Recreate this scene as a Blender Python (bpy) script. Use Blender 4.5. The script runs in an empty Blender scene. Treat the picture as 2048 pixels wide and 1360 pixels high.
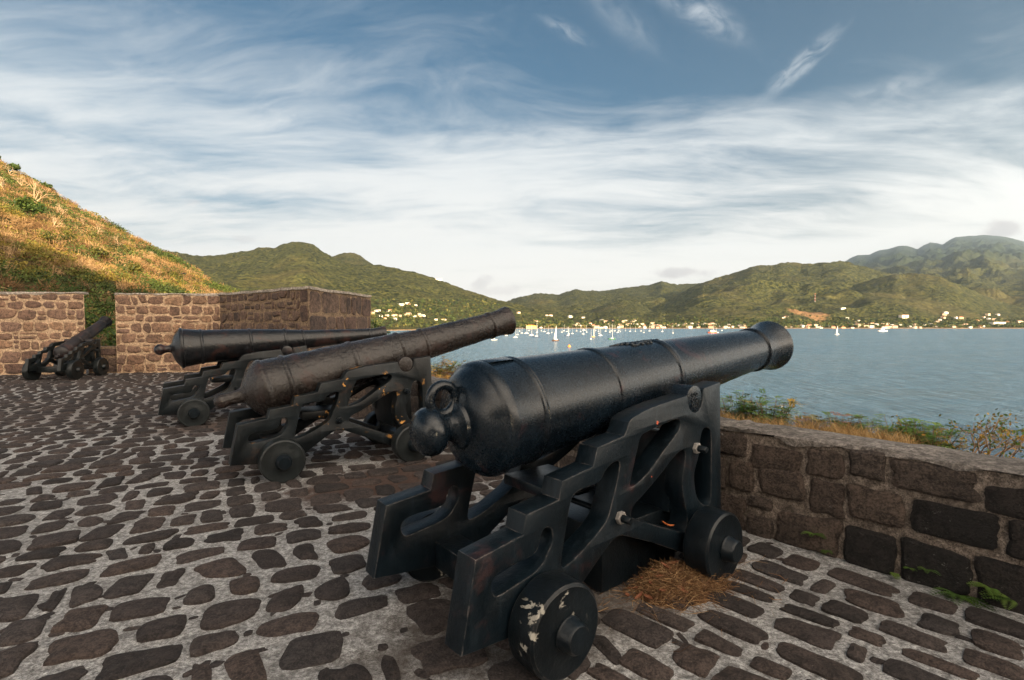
import bpy, bmesh, math, random
import numpy as np
from mathutils import Vector, Matrix
from mathutils.bvhtree import BVHTree
R = math.radians
rng = np.random.default_rng(7)
random.seed(7)
S = bpy.context.scene
COL = S.collection

# ------------------------------------------------------------------ camera, sky, sun, exposure
EYE, F, HOR = 1.555, 1050.0, 643.79          # eye height (m), focal length and horizon row of the 2048x1360 frame
PITCH = math.atan((680 - HOR) / F)
cam_d = bpy.data.cameras.new('camera'); cam = bpy.data.objects.new('camera', cam_d); COL.objects.link(cam)
cam.location = (0, 0, EYE); cam.rotation_euler = (math.pi / 2 - PITCH, 0, 0)
cam_d.sensor_width = 36; cam_d.lens = F / 2048 * 36; cam_d.clip_start = .05; cam_d.clip_end = 90000
S.camera = cam
S.view_settings.view_transform = 'Standard'; S.view_settings.look = 'None'
S.view_settings.exposure = 1.75; S.view_settings.gamma = 1
S.cycles.use_denoising = True; S.cycles.denoising_prefilter = 'ACCURATE'; S.cycles.sample_clamp_indirect = 4
S.cycles.volume_bounces = 0; S.cycles.max_bounces = 6; S.cycles.diffuse_bounces = 3; S.cycles.glossy_bounces = 3
SUN_EL, SUN_AZ = R(10.5), R(150)              # azimuth clockwise from +Y (the view direction)
SUN_DIR = Vector((math.sin(SUN_AZ) * math.cos(SUN_EL), math.cos(SUN_AZ) * math.cos(SUN_EL), math.sin(SUN_EL)))
sun_d = bpy.data.lights.new('sun', 'SUN'); sun_d.energy = 4.6; sun_d.angle = R(.5); sun_d.color = (1, .76, .46)
sun = bpy.data.objects.new('sun', sun_d); COL.objects.link(sun)
sun.rotation_euler = (-SUN_DIR).to_track_quat('-Z', 'Y').to_euler()


def nd(t, typ, props=None, ins=None):
    n = t.nodes.new(typ)
    for k, v in (props or {}).items(): setattr(n, k, v)
    for k, v in (ins or {}).items():
        s = n.inputs[k]
        if isinstance(v, bpy.types.NodeSocket): t.links.new(v, s)
        else: s.default_value = v
    return n


def mth(t, op, a, b=None, c=None, clamp=False):
    ins = {0: a}
    if b is not None: ins[1] = b
    if c is not None: ins[2] = c
    return nd(t, 'ShaderNodeMath', {'operation': op, 'use_clamp': clamp}, ins).outputs[0]


def noise(t, vec, scale, detail=4, rough=.55, dist=0.0):
    return nd(t, 'ShaderNodeTexNoise', {}, {'Vector': vec, 'Scale': scale, 'Detail': detail, 'Roughness': rough, 'Distortion': dist}).outputs[0]


def sstep(t, v, a, b):
    return nd(t, 'ShaderNodeMapRange', {'interpolation_type': 'SMOOTHSTEP', 'clamp': True}, {0: v, 1: a, 2: b, 3: 0.0, 4: 1.0}).outputs[0]


def mixc(t, f, a, b, mode='MIX'):
    n = nd(t, 'ShaderNodeMix', {'data_type': 'RGBA', 'blend_type': mode, 'clamp_factor': True})
    for s, v in ((n.inputs[0], f), (n.inputs[6], a), (n.inputs[7], b)):
        if isinstance(v, bpy.types.NodeSocket): t.links.new(v, s)
        else: s.default_value = v if not isinstance(v, tuple) or len(v) == 4 else (*v, 1)
    return n.outputs[2]


def mapv(t, vec, scale=(1, 1, 1), loc=(0, 0, 0), rot=(0, 0, 0)):
    return nd(t, 'ShaderNodeMapping', {}, {'Vector': vec, 'Scale': scale, 'Location': loc, 'Rotation': rot}).outputs[0]


def make_world():
    w = bpy.data.worlds.new('World'); S.world = w; w.use_nodes = True
    t = w.node_tree; t.nodes.clear()
    sky = nd(t, 'ShaderNodeTexSky', {'sky_type': 'NISHITA', 'sun_disc': False, 'sun_elevation': SUN_EL, 'sun_rotation': SUN_AZ,
                                     'altitude': 50, 'air_density': 1.0, 'dust_density': 1.2, 'ozone_density': 1.6})
    d = nd(t, 'ShaderNodeTexCoord').outputs['Generated']
    sx = nd(t, 'ShaderNodeSeparateXYZ', {}, {0: d})
    x, y, z = sx.outputs
    zz = mth(t, 'ADD', mth(t, 'MAXIMUM', z, 0.0), .11)          # a high flat cloud sheet, seen in perspective
    u = mth(t, 'DIVIDE', x, zz); v = mth(t, 'DIVIDE', y, zz)
    p = nd(t, 'ShaderNodeCombineXYZ', {}, {0: u, 1: v, 2: 0.0}).outputs[0]
    warp = nd(t, 'ShaderNodeTexNoise', {}, {'Vector': p, 'Scale': .5, 'Detail': 3.0}).outputs['Color']
    pw = nd(t, 'ShaderNodeVectorMath', {'operation': 'MULTIPLY_ADD'}, {0: warp, 1: (1.5, 1.1, 0), 2: p}).outputs[0]
    broad = noise(t, mapv(t, pw, (.34, .62, 1), (SKY_SEED, 1.3, 0), (0, 0, R(-10))), 1.0, 7, .58, .2)
    streak = noise(t, mapv(t, pw, (.5, 1.7, 1), (.4, 2.2, 0), (0, 0, R(-24))), 1.3, 10, .66, .3)
    fine = noise(t, mapv(t, pw, (1.0, 2.6, 1), (7.7, .2, 0), (0, 0, R(34))), 2.4, 10, .68, .5)
    n = mth(t, 'ADD', mth(t, 'ADD', mth(t, 'MULTIPLY', broad, 2.1), mth(t, 'MULTIPLY', streak, .95)), mth(t, 'MULTIPLY', fine, .7))
    n = mth(t, 'SUBTRACT', n, 1.875)
    te = mth(t, 'DIVIDE', z, mth(t, 'SQRT', mth(t, 'SUBTRACT', 1.0001, mth(t, 'MULTIPLY', z, z))))   # tangent of the elevation
    cv = nd(t, 'ShaderNodeValToRGB', {}, {0: te}); e = cv.color_ramp.elements
    pts = [(0, 1.1), (.10, .98), (.20, .70), (.31, .68), (.40, .38), (.50, .14), (.62, .03), (1.0, .20)]
    while len(e) < len(pts): e.new(.5)
    for k, (a, b) in enumerate(pts): e[k].position = a; e[k].color = (b, b, b, 1)
    m = mth(t, 'MULTIPLY', sstep(t, mth(t, 'ADD', cv.outputs[0], n), .10, .98), .96)
    tx = mth(t, 'DIVIDE', x, mth(t, 'MAXIMUM', y, .05)); tz = mth(t, 'DIVIDE', z, mth(t, 'MAXIMUM', y, .05))
    for (cx, cz, ang, rl, rw, amt) in ((.345, .585, -32, .10, .030, .95), (.545, .485, 42, .085, .017, .85), (.10, .545, -28, .05, .014, .6), (.20, .57, -40, .09, .03, .4), (-.445, .375, 12, .05, .018, .55), (.72, .44, 20, .10, .02, .3), (-.30, .60, 15, .2, .03, .25)):
        ca, sa = math.cos(R(ang)), math.sin(R(ang))
        dx = mth(t, 'SUBTRACT', tx, cx); dz = mth(t, 'SUBTRACT', tz, cz)
        a = mth(t, 'DIVIDE', mth(t, 'ADD', mth(t, 'MULTIPLY', dx, ca), mth(t, 'MULTIPLY', dz, sa)), rl)
        b = mth(t, 'DIVIDE', mth(t, 'SUBTRACT', mth(t, 'MULTIPLY', dz, ca), mth(t, 'MULTIPLY', dx, sa)), rw)
        fl = noise(t, nd(t, 'ShaderNodeCombineXYZ', {}, {0: mth(t, 'MULTIPLY', a, 1.1), 1: mth(t, 'MULTIPLY', b, .5), 2: cx * 9}).outputs[0], 1.3, 7, .62, .7)
        r2 = mth(t, 'SQRT', mth(t, 'ADD', mth(t, 'MULTIPLY', a, a), mth(t, 'MULTIPLY', b, b)))
        w = mth(t, 'MULTIPLY', mth(t, 'MULTIPLY', mth(t, 'POWER', sstep(t, r2, 1.7, .0), 1.3), sstep(t, fl, .30, .72)), amt)
        m = mth(t, 'ADD', m, mth(t, 'MULTIPLY', w, mth(t, 'SUBTRACT', 1.0, m)))
    sundot = nd(t, 'ShaderNodeVectorMath', {'operation': 'DOT_PRODUCT'}, {0: d, 1: tuple(SUN_DIR)}).outputs['Value']
    near_sun = sstep(t, sundot, -.15, .95)
    m = mth(t, 'ADD', m, mth(t, 'MULTIPLY', near_sun, .6), clamp=True)
    # small cumulus heads low over the hills
    dn = noise(t, mapv(t, d, (1, 1, 1.5)), 26.0, 6, .6)
    heads = None
    for (ax, az, rx, rz, amt) in ((-.056, .073, .018, .014, .5), (.318, .094, .062, .010, .75), (-.02, .060, .06, .010, .35), (.934, .176, .044, .020, 1.0),
                                  (-.509, .158, .022, .008, .35), (-.88, .262, .025, .009, .3), (-.60, .227, .02, .007, .35), (.80, .145, .05, .012, .45)):
        # compare directions in the sky: horizontal tangent and elevation
        hx = mth(t, 'DIVIDE', mth(t, 'SUBTRACT', mth(t, 'DIVIDE', x, mth(t, 'MAXIMUM', y, .01)), ax), rx)
        hz = mth(t, 'DIVIDE', mth(t, 'SUBTRACT', mth(t, 'DIVIDE', z, mth(t, 'MAXIMUM', y, .01)), az), rz)
        r2 = mth(t, 'SQRT', mth(t, 'ADD', mth(t, 'MULTIPLY', hx, hx), mth(t, 'MULTIPLY', hz, hz)))
        k = mth(t, 'MULTIPLY', sstep(t, mth(t, 'ADD', r2, mth(t, 'MULTIPLY', mth(t, 'SUBTRACT', dn, .5), 3.0)), 1.25, .35), amt)
        heads = k if heads is None else mth(t, 'MAXIMUM', heads, k)
    ccol = mixc(t, sstep(t, te, .06, .34), (1.50, 1.41, 1.28, 1), (.98, 1.0, .995, 1))
    ccol = mixc(t, sstep(t, te, .32, .62), ccol, (.50, .57, .64, 1))
    ccol = mixc(t, near_sun, ccol, (6.6, 5.6, 4.5, 1))
    scol = mixc(t, 1.0, sky.outputs[0], mixc(t, sstep(t, te, .04, .36), (.88, .76, .72, 1), SKY_TINT), 'MULTIPLY')
    bg = nd(t, 'ShaderNodeBackground', {}, {'Color': scol, 'Strength': SKY_STRENGTH})
    cl = nd(t, 'ShaderNodeBackground', {}, {'Color': ccol, 'Strength': CLOUD_STRENGTH})
    hd = nd(t, 'ShaderNodeBackground', {}, {'Color': mixc(t, dn, (.72, .655, .63, 1), (1.25, 1.11, 1.02, 1)), 'Strength': CLOUD_STRENGTH * 1.0})
    mx = nd(t, 'ShaderNodeMixShader', {}, {0: m, 1: bg.outputs[0], 2: cl.outputs[0]})
    mx2 = nd(t, 'ShaderNodeMixShader', {}, {0: heads, 1: mx.outputs[0], 2: hd.outputs[0]})
    nd(t, 'ShaderNodeOutputWorld', {}, {0: mx2.outputs[0]})


SKY_STRENGTH, CLOUD_STRENGTH = .05, .305
SKY_SEED, SKY_TINT = 3.1, (.13, .45, .58, 1)
make_world()

# ------------------------------------------------------------------ geometry helpers
CP, SP = math.cos(PITCH), math.sin(PITCH)


def ray(px, py):
    a, b = (px - 1024) / F, -(py - 680) / F
    return np.array([a, CP + b * SP, -SP + b * CP])


def on_z(px, py, z=0.0):
    r = ray(px, py); return np.array([0, 0, EYE]) + r * ((z - EYE) / r[2])


def at_depth(px, py, Y):
    r = ray(px, py); return np.array([0, 0, EYE]) + r * (Y / r[1])


def to_px(P):
    P = np.atleast_2d(P) - np.array([0, 0, EYE])
    d = P[:, 1] * CP - P[:, 2] * SP; u = P[:, 2] * CP + P[:, 1] * SP
    d = np.where(np.abs(d) < 1e-6, 1e-6, d)
    return np.stack([1024 + F * P[:, 0] / d, 680 - F * u / d, d], 1)


def _hash(ix, iy, seed):
    h = (ix * 374761393 + iy * 668265263 + seed * 1442695041) & 0xFFFFFFFF
    h = ((h ^ (h >> 13)) * 1274126177) & 0xFFFFFFFF
    return ((h ^ (h >> 16)) & 0xFFFF) / 65535.0


def vnoise(x, y, seed=0):
    x = np.asarray(x, float); y = np.asarray(y, float)
    ix, iy = np.floor(x).astype(np.int64), np.floor(y).astype(np.int64)
    fx, fy = x - ix, y - iy
    fx = fx * fx * fx * (fx * (fx * 6 - 15) + 10); fy = fy * fy * fy * (fy * (fy * 6 - 15) + 10)
    a, b = _hash(ix, iy, seed), _hash(ix + 1, iy, seed)
    c, d = _hash(ix, iy + 1, seed), _hash(ix + 1, iy + 1, seed)
    return (a + (b - a) * fx) * (1 - fy) + (c + (d - c) * fx) * fy


def fbm(x, y, oct=4, seed=0, gain=.5):
    s = 0; a = 1; n = 0
    for k in range(oct):
        s = s + a * (vnoise(x, y, seed + 17 * k) - .5); n += a; a *= gain; x = x * 2.03; y = y * 2.03
    return s / n * 2


def link(o, parent=None, mats=()):
    COL.objects.link(o)
    for m in mats: o.data.materials.append(m)
    if parent: o.parent = parent
    return o


def mesh_obj(name, V, Fc, mats=(), parent=None, smooth=False, midx=None, fattr=None):
    me = bpy.data.meshes.new(name)
    if isinstance(Fc, np.ndarray):
        V = np.asarray(V, np.float32); n, k = Fc.shape
        me.vertices.add(len(V)); me.vertices.foreach_set('co', V.ravel())
        me.loops.add(n * k); me.loops.foreach_set('vertex_index', Fc.astype(np.int32).ravel())
        me.polygons.add(n); me.polygons.foreach_set('loop_start', np.arange(0, n * k, k, dtype=np.int32))
        me.update(calc_edges=True)
    else:
        me.from_pydata([tuple(v) for v in V], [], Fc); me.update()
    if midx is not None: me.polygons.foreach_set('material_index', np.asarray(midx, np.int32))
    if smooth: me.polygons.foreach_set('use_smooth', np.ones(len(me.polygons), bool))
    for k, a in (fattr or {}).items():
        a = np.asarray(a, np.float32)
        if a.ndim == 1:
            at = me.attributes.new(k, 'FLOAT', 'FACE'); at.data.foreach_set('value', a)
        else:
            at = me.attributes.new(k, 'FLOAT_COLOR', 'FACE'); at.data.foreach_set('color', np.c_[a, np.ones(len(a))].astype(np.float32).ravel())
    o = bpy.data.objects.new(name, me)
    return link(o, parent, mats)


def thing(name, label, cat, loc=(0, 0, 0), rz=0, group=None):
    o = bpy.data.objects.new(name, None); COL.objects.link(o); o.empty_display_size = .2
    o.location = loc; o.rotation_euler = (0, 0, rz)
    return tag(o, label, cat, group)


def tag(o, label, cat, group=None):
    o['label'] = label; o['category'] = cat
    if group: o['group'] = group
    return o


def kind(o, k):
    o['kind'] = k; return o


class MB:
    def __init__(s): s.V = []; s.F = []; s.M = []
    def add(s, V, Fc, m=0):
        b = len(s.V); s.V += [tuple(map(float, v)) for v in V]; s.F += [tuple(b + i for i in f) for f in Fc]; s.M += [m] * len(Fc); return s
    def box(s, x0, x1, y0, y1, z0, z1, m=0):
        V = [(x, y, z) for x in (x0, x1) for y in (y0, y1) for z in (z0, z1)]
        return s.add(V, [(0, 1, 3, 2), (4, 6, 7, 5), (0, 4, 5, 1), (2, 3, 7, 6), (0, 2, 6, 4), (1, 5, 7, 3)], m)
    def lathe(s, prof, C, ax, up, seg=64, m=0, a0=0.0, a1=2 * math.pi, cap=True):
        C, ax, up = Vector(C), Vector(ax).normalized(), Vector(up).normalized(); lat = up.cross(ax)
        full = abs(a1 - a0 - 2 * math.pi) < 1e-6
        n = seg if full else seg + 1
        V = []
        for (q, r) in prof:
            for i in range(n):
                th = a0 + (a1 - a0) * i / seg
                V.append(C + ax * q + (lat * math.cos(th) + up * math.sin(th)) * r)
        Fc = []
        for j in range(len(prof) - 1):
            for i in range(seg):
                k = (i + 1) % n
                Fc.append((j * n + i, j * n + k, (j + 1) * n + k, (j + 1) * n + i))
        if cap and full:
            if prof[0][1] > 1e-4: Fc.append(tuple(range(n - 1, -1, -1)))
            if prof[-1][1] > 1e-4: Fc.append(tuple((len(prof) - 1) * n + i for i in range(n)))
        return s.add(V, Fc, m)
    def tube(s, a, b, r0, r1, seg=8, m=0):
        a, b = Vector(a), Vector(b); d = (b - a); L = d.length
        up = Vector((0, 0, 1)) if abs(d.normalized().z) < .9 else Vector((1, 0, 0))
        up = (up - d * (up.dot(d) / d.length_squared)).normalized()
        return s.lathe([(0, r0), (L, r1)], a, d, up, seg, m)
    def torus(s, C, nrm, R0, r, seg=32, sub=12, m=0, a0=0.0, a1=2 * math.pi, up=(0, 0, 1)):
        C, nrm, up = Vector(C), Vector(nrm).normalized(), Vector(up)
        up = (up - nrm * up.dot(nrm)).normalized(); e = up.cross(nrm)
        full = abs(a1 - a0 - 2 * math.pi) < 1e-6; n = seg if full else seg + 1
        V = []; Fc = []
        for i in range(n):
            th = a0 + (a1 - a0) * i / seg; d = e * math.cos(th) + up * math.sin(th)
            for j in range(sub):
                ph = 2 * math.pi * j / sub
                V.append(C + d * (R0 + r * math.cos(ph)) + nrm * (r * math.sin(ph)))
        for i in range(seg):
            k = (i + 1) % n
            for j in range(sub):
                l = (j + 1) % sub
                Fc.append((i * sub + j, k * sub + j, k * sub + l, i * sub + l))
        return s.add(V, Fc, m)
    def ball(s, C, rad, m=0, seg=12, rings=8):
        V = []; Fc = []
        for j in range(rings + 1):
            ph = -math.pi / 2 + math.pi * j / rings
            for i in range(seg):
                th = 2 * math.pi * i / seg
                V.append((C[0] + rad[0] * math.cos(ph) * math.cos(th), C[1] + rad[1] * math.cos(ph) * math.sin(th), C[2] + rad[2] * math.sin(ph)))
        for j in range(rings):
            for i in range(seg):
                k = (i + 1) % seg; Fc.append((j * seg + i, j * seg + k, (j + 1) * seg + k, (j + 1) * seg + i))
        return s.add(V, Fc, m)
    def build(s, name, mats, parent=None, smooth=False, bevel=0, autosmooth=None):
        if not isinstance(mats, (list, tuple)): mats = [mats]
        o = mesh_obj(name, s.V, s.F, mats, parent, smooth, s.M)
        bm = bmesh.new(); bm.from_mesh(o.data)
        bmesh.ops.remove_doubles(bm, verts=bm.verts, dist=1e-6)
        bmesh.ops.recalc_face_normals(bm, faces=bm.faces)
        if bevel:
            es = [e for e in bm.edges if len(e.link_faces) == 2 and e.calc_face_angle(0) > R(30)]
            bmesh.ops.bevel(bm, geom=es, offset=bevel, segments=2, profile=.5, affect='EDGES', clamp_overlap=True)
        if autosmooth is not None:
            for f in bm.faces: f.smooth = True
            for e in bm.edges:
                if len(e.link_faces) == 2 and e.calc_face_angle(0) > R(autosmooth): e.smooth = False
        bm.to_mesh(o.data); bm.free()
        return o


# ------------------------------------------------------------------ materials
def new_mat(name):
    m = bpy.data.materials.new(name); m.use_nodes = True; t = m.node_tree; t.nodes.clear()
    return m, t


def finish(t, bsdf):
    nd(t, 'ShaderNodeOutputMaterial', {}, {0: bsdf.outputs[0]})


def bump(t, h, strength, dist, normal=None):
    ins = {'Height': h, 'Strength': strength, 'Distance': dist}
    if normal is not None: ins['Normal'] = normal
    return nd(t, 'ShaderNodeBump', {}, ins).outputs[0]


def iron(name, base, rough=.42, rust=0.0, rustcol=(.11, .035, .02), chips=0.0, chipcol=(.5, .2, .06), pit=.25, pitscale=55, edge=.25, streak=.3, spots=0.0, spotcol=(.5, .06, .02), thr=.60, lump=.9, spec=.36):
    m, t = new_mat(name)
    tc = mapv(t, nd(t, 'ShaderNodeTexCoord').outputs['Object'], (1, 1, 1), (len(name) * 1.37, sum(map(ord, name)) % 17 * .71, 3.3))
    big = sstep(t, noise(t, tc, 2.6, 6, .6), .3, .7)
    fine = noise(t, tc, pitscale, 5, .65)
    micro = noise(t, tc, 210, 3, .6)
    vert = noise(t, mapv(t, tc, (26, 26, 3.0)), 1.0, 5, .6)
    c = mixc(t, big, tuple(.55 * v for v in base), tuple(1.5 * v for v in base))
    c = mixc(t, mth(t, 'MULTIPLY', sstep(t, vert, .48, .75), streak), c, tuple(min(1, 2.6 * v + .006) for v in base))
    rg = mth(t, 'ADD', mth(t, 'MULTIPLY', fine, .22), rough - .11)
    hgt = mth(t, 'ADD', mth(t, 'ADD', fine, mth(t, 'MULTIPLY', micro, .35)), mth(t, 'MULTIPLY', noise(t, tc, 14, 5, .6), lump))
    if rust > 0:
        rn = noise(t, tc, 3.4, 9, .68, .6)
        rm = mth(t, 'MULTIPLY', sstep(t, rn, .60 - .28 * rust, .72 - .12 * rust), min(1, .35 + rust))
        c = mixc(t, rm, c, mixc(t, fine, tuple(.5 * v for v in rustcol), tuple(1.6 * v for v in rustcol)))
        rg = mth(t, 'ADD', rg, mth(t, 'MULTIPLY', rm, .12))
    geo = nd(t, 'ShaderNodeNewGeometry')
    if edge > 0:
        wn = noise(t, tc, 17, 6, .7)
        bn = nd(t, 'ShaderNodeBevel', {'samples': 4}, {'Radius': .009}).outputs[0]
        dt = nd(t, 'ShaderNodeVectorMath', {'operation': 'DOT_PRODUCT'}, {0: bn, 1: geo.outputs['Normal']}).outputs['Value']
        em = mth(t, 'MULTIPLY', mth(t, 'MULTIPLY', sstep(t, dt, .985, .86), sstep(t, wn, .42, .62)), edge)
        c = mixc(t, em, c, (.19, .165, .15, 1))
    if chips > 0:
        cn = noise(t, tc, 9.0, 7, .62, .4); cb = noise(t, tc, 1.7, 2, .5)
        cm = mth(t, 'MULTIPLY', sstep(t, cn, thr, thr + .035), sstep(t, cb, .62 - .25 * chips, .72 - .2 * chips))
        c = mixc(t, cm, c, mixc(t, fine, tuple(.6 * v for v in chipcol), tuple(min(1, 1.4 * v) for v in chipcol)))
        rg = mth(t, 'ADD', rg, mth(t, 'MULTIPLY', cm, .3))
        hgt = mth(t, 'SUBTRACT', hgt, mth(t, 'MULTIPLY', cm, 1.2))
    if spots > 0:
        sn = noise(t, tc, 15.0, 3, .5, .2)
        sm = sstep(t, sn, .775 - .06 * spots, .80 - .06 * spots)
        c = mixc(t, sm, c, spotcol)
    # thin dust on upward faces is part of the paint's weathering
    b = bump(t, hgt, pit, .006)
    p = nd(t, 'ShaderNodeBsdfPrincipled', {}, {'Base Color': c, 'Roughness': rg, 'Normal': b, 'Specular IOR Level': spec})
    finish(t, p)
    return m


def simple(name, col, rough=.7, nscale=8, var=.35, bmp=.0, spec=.4, bscale=40):
    m, t = new_mat(name)
    tc = nd(t, 'ShaderNodeTexCoord').outputs['Object']
    n = noise(t, tc, nscale, 5, .6)
    c = mixc(t, n, tuple(max(0, v * (1 - var)) for v in col), tuple(min(1, v * (1 + var)) for v in col))
    ins = {'Base Color': c, 'Roughness': rough, 'Specular IOR Level': spec}
    if bmp: ins['Normal'] = bump(t, noise(t, tc, bscale, 6, .65), bmp, .01)
    finish(t, nd(t, 'ShaderNodeBsdfPrincipled', {}, ins))
    return m


def stone_mat(name, cols, dirt=(.02, .018, .016), dirt_amt=.5, bscale=30, bstr=.6, bdist=.012, rough=.85, lichen=0.0):
    """per-stone colour from the face attribute 'tone', plus grain, soot and lichen"""
    m, t = new_mat(name)
    pos = nd(t, 'ShaderNodeNewGeometry').outputs['Position']
    tone = nd(t, 'ShaderNodeAttribute', {'attribute_name': 'tone'}).outputs['Fac']
    rp = nd(t, 'ShaderNodeValToRGB', {}, {0: tone})
    e = rp.color_ramp.elements
    while len(e) < len(cols): e.new(.5)
    for i, c in enumerate(cols): e[i].position = i / (len(cols) - 1); e[i].color = (*c, 1)
    g = noise(t, pos, bscale, 8, .7); g2 = noise(t, pos, bscale * 4, 4, .7)
    c = mixc(t, sstep(t, mth(t, 'ADD', mth(t, 'MULTIPLY', g, .6), mth(t, 'MULTIPLY', g2, .4)), .36, .64), (.38, .38, .38, 1), (1.75, 1.7, 1.65, 1))
    c = mixc(t, 1.0, rp.outputs[0], c, 'MULTIPLY')
    dn = noise(t, pos, 2.1, 7, .66, .3)
    c = mixc(t, mth(t, 'MULTIPLY', sstep(t, dn, .46, .68), dirt_amt), c, dirt)
    if lichen:
        ln = noise(t, pos, 24, 6, .7); lb = noise(t, pos, 2.7, 2, .5)
        c = mixc(t, mth(t, 'MULTIPLY', mth(t, 'MULTIPLY', sstep(t, ln, .62, .70), sstep(t, lb, .5, .6)), lichen), c, (.42, .40, .36, 1))
    sp = sstep(t, noise(t, pos, 130, 2, .5), .70, .76)
    c = mixc(t, mth(t, 'MULTIPLY', sp, .35), c, (.3, .27, .25, 1))
    h = mth(t, 'ADD', g, mth(t, 'MULTIPLY', g2, .4))
    finish(t, nd(t, 'ShaderNodeBsdfPrincipled', {}, {'Base Color': c, 'Roughness': rough, 'Normal': bump(t, h, bstr, bdist), 'Specular IOR Level': .3}))
    return m


def mortar_mat(name, col, spk=.5, scale=60, stains=(), bstr=.8, bdist=.01, dark=(.06, .055, .05), grime=.4):
    m, t = new_mat(name)
    pos = nd(t, 'ShaderNodeNewGeometry').outputs['Position']
    g = noise(t, pos, scale, 8, .75); g2 = noise(t, pos, scale * 3.3, 4, .7); big = noise(t, pos, 1.6, 7, .65, .4); mid = noise(t, pos, 7, 5, .6); lum = noise(t, pos, 19, 6, .7)
    c = mixc(t, sstep(t, g, .36, .64), tuple(v * (1 - spk) for v in col), tuple(min(1, v * (1 + spk)) for v in col))
    c = mixc(t, mth(t, 'MULTIPLY', sstep(t, g2, .50, .60), .7), c, dark)
    c = mixc(t, mth(t, 'MULTIPLY', sstep(t, big, .44, .70), grime), c, tuple(.35 * v for v in col))
    c = mixc(t, mth(t, 'MULTIPLY', sstep(t, mid, .55, .75), .35), c, tuple(min(1, 1.35 * v) for v in col))
    c = mixc(t, 1.0, c, mixc(t, sstep(t, lum, .36, .64), (.62, .61, .60, 1), (1.3, 1.3, 1.3, 1)), 'MULTIPLY')
    for (cx, cy, ang, rx, ry, amt, sc) in stains:
        q = mapv(t, nd(t, 'ShaderNodeVectorMath', {'operation': 'SUBTRACT'}, {0: pos, 1: (cx, cy, 0)}).outputs[0], (1, 1, 0), (0, 0, 0), (0, 0, -ang))
        q = nd(t, 'ShaderNodeVectorMath', {'operation': 'DIVIDE'}, {0: q, 1: (rx, ry, 1)}).outputs[0]
        L = nd(t, 'ShaderNodeVectorMath', {'operation': 'LENGTH'}, {0: q}).outputs['Value']
        k = mth(t, 'MULTIPLY', sstep(t, mth(t, 'ADD', L, mth(t, 'MULTIPLY', mth(t, 'SUBTRACT', mid, .5), 1.0)), 1.15, .6), amt)
        c = mixc(t, k, c, sc)
    h = mth(t, 'ADD', mth(t, 'ADD', g, mth(t, 'MULTIPLY', g2, .5)), mth(t, 'ADD', mth(t, 'MULTIPLY', mid, 1.5), mth(t, 'MULTIPLY', lum, 1.3)))
    finish(t, nd(t, 'ShaderNodeBsdfPrincipled', {}, {'Base Color': c, 'Roughness': .9, 'Normal': bump(t, h, bstr, bdist), 'Specular IOR Level': .25}))
    return m


def leaf_mat(name, transl=.3, rough=.6):
    m, t = new_mat(name)
    c = nd(t, 'ShaderNodeAttribute', {'attribute_name': 'col'}).outputs['Color']
    p = nd(t, 'ShaderNodeBsdfPrincipled', {}, {'Base Color': c, 'Roughness': rough, 'Specular IOR Level': .25})
    tr = nd(t, 'ShaderNodeBsdfTranslucent', {}, {'Color': c})
    finish(t, nd(t, 'ShaderNodeMixShader', {}, {0: transl, 1: p.outputs[0], 2: tr.outputs[0]}))
    return m


def forest_mat(name, fields=True):
    m, t = new_mat(name)
    geo = nd(t, 'ShaderNodeNewGeometry'); pos = geo.outputs['Position']
    flat = mapv(t, pos, (1, 1, .6))
    n1 = noise(t, flat, .0023, 6, .6); n2 = noise(t, flat, .020, 6, .65); n3 = noise(t, flat, .085, 5, .7)
    c = mixc(t, sstep(t, n2, .40, .62), (.020, .027, .010, 1), (.055, .062, .020, 1))
    c = mixc(t, mth(t, 'MULTIPLY', sstep(t, n3, .47, .58), .75), c, (.105, .100, .032, 1))
    c = mixc(t, mth(t, 'MULTIPLY', sstep(t, n3, .48, .38), .8), c, (.008, .012, .005, 1))
    c = mixc(t, mth(t, 'MULTIPLY', sstep(t, n1, .50, .68), .5), c, (.115, .095, .04, 1))
    z = nd(t, 'ShaderNodeSeparateXYZ', {}, {0: pos}).outputs[2]
    if fields:
        for (cx, cy, r, col, ec) in FIELDS:
            L = nd(t, 'ShaderNodeVectorMath', {'operation': 'LENGTH'}, {0: nd(t, 'ShaderNodeVectorMath', {'operation': 'MULTIPLY'}, {
                0: nd(t, 'ShaderNodeVectorMath', {'operation': 'SUBTRACT'}, {0: pos, 1: (cx, cy, 0)}).outputs[0], 1: (1 / r, 1 / (r * ec), 0)}).outputs[0]}).outputs['Value']
            c = mixc(t, mth(t, 'MULTIPLY', sstep(t, mth(t, 'ADD', L, mth(t, 'MULTIPLY', n2, .8)), 1.5, 1.1), .8), c, col)
        c = mixc(t, mth(t, 'MULTIPLY', sstep(t, z, 420, 900), .8), c, mixc(t, n2, (.014, .026, .016, 1), (.034, .052, .026, 1)))
        c = mixc(t, sstep(t, z, -14.3, -15.2), c, (.42, .27, .14, 1))
    h = mth(t, 'ADD', mth(t, 'MULTIPLY', n2, 1.0), mth(t, 'MULTIPLY', n3, .7))
    finish(t, nd(t, 'ShaderNodeBsdfPrincipled', {}, {'Base Color': c, 'Roughness': .9, 'Normal': bump(t, h, 1.0, 26.0), 'Specular IOR Level': .1}))
    return m


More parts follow.
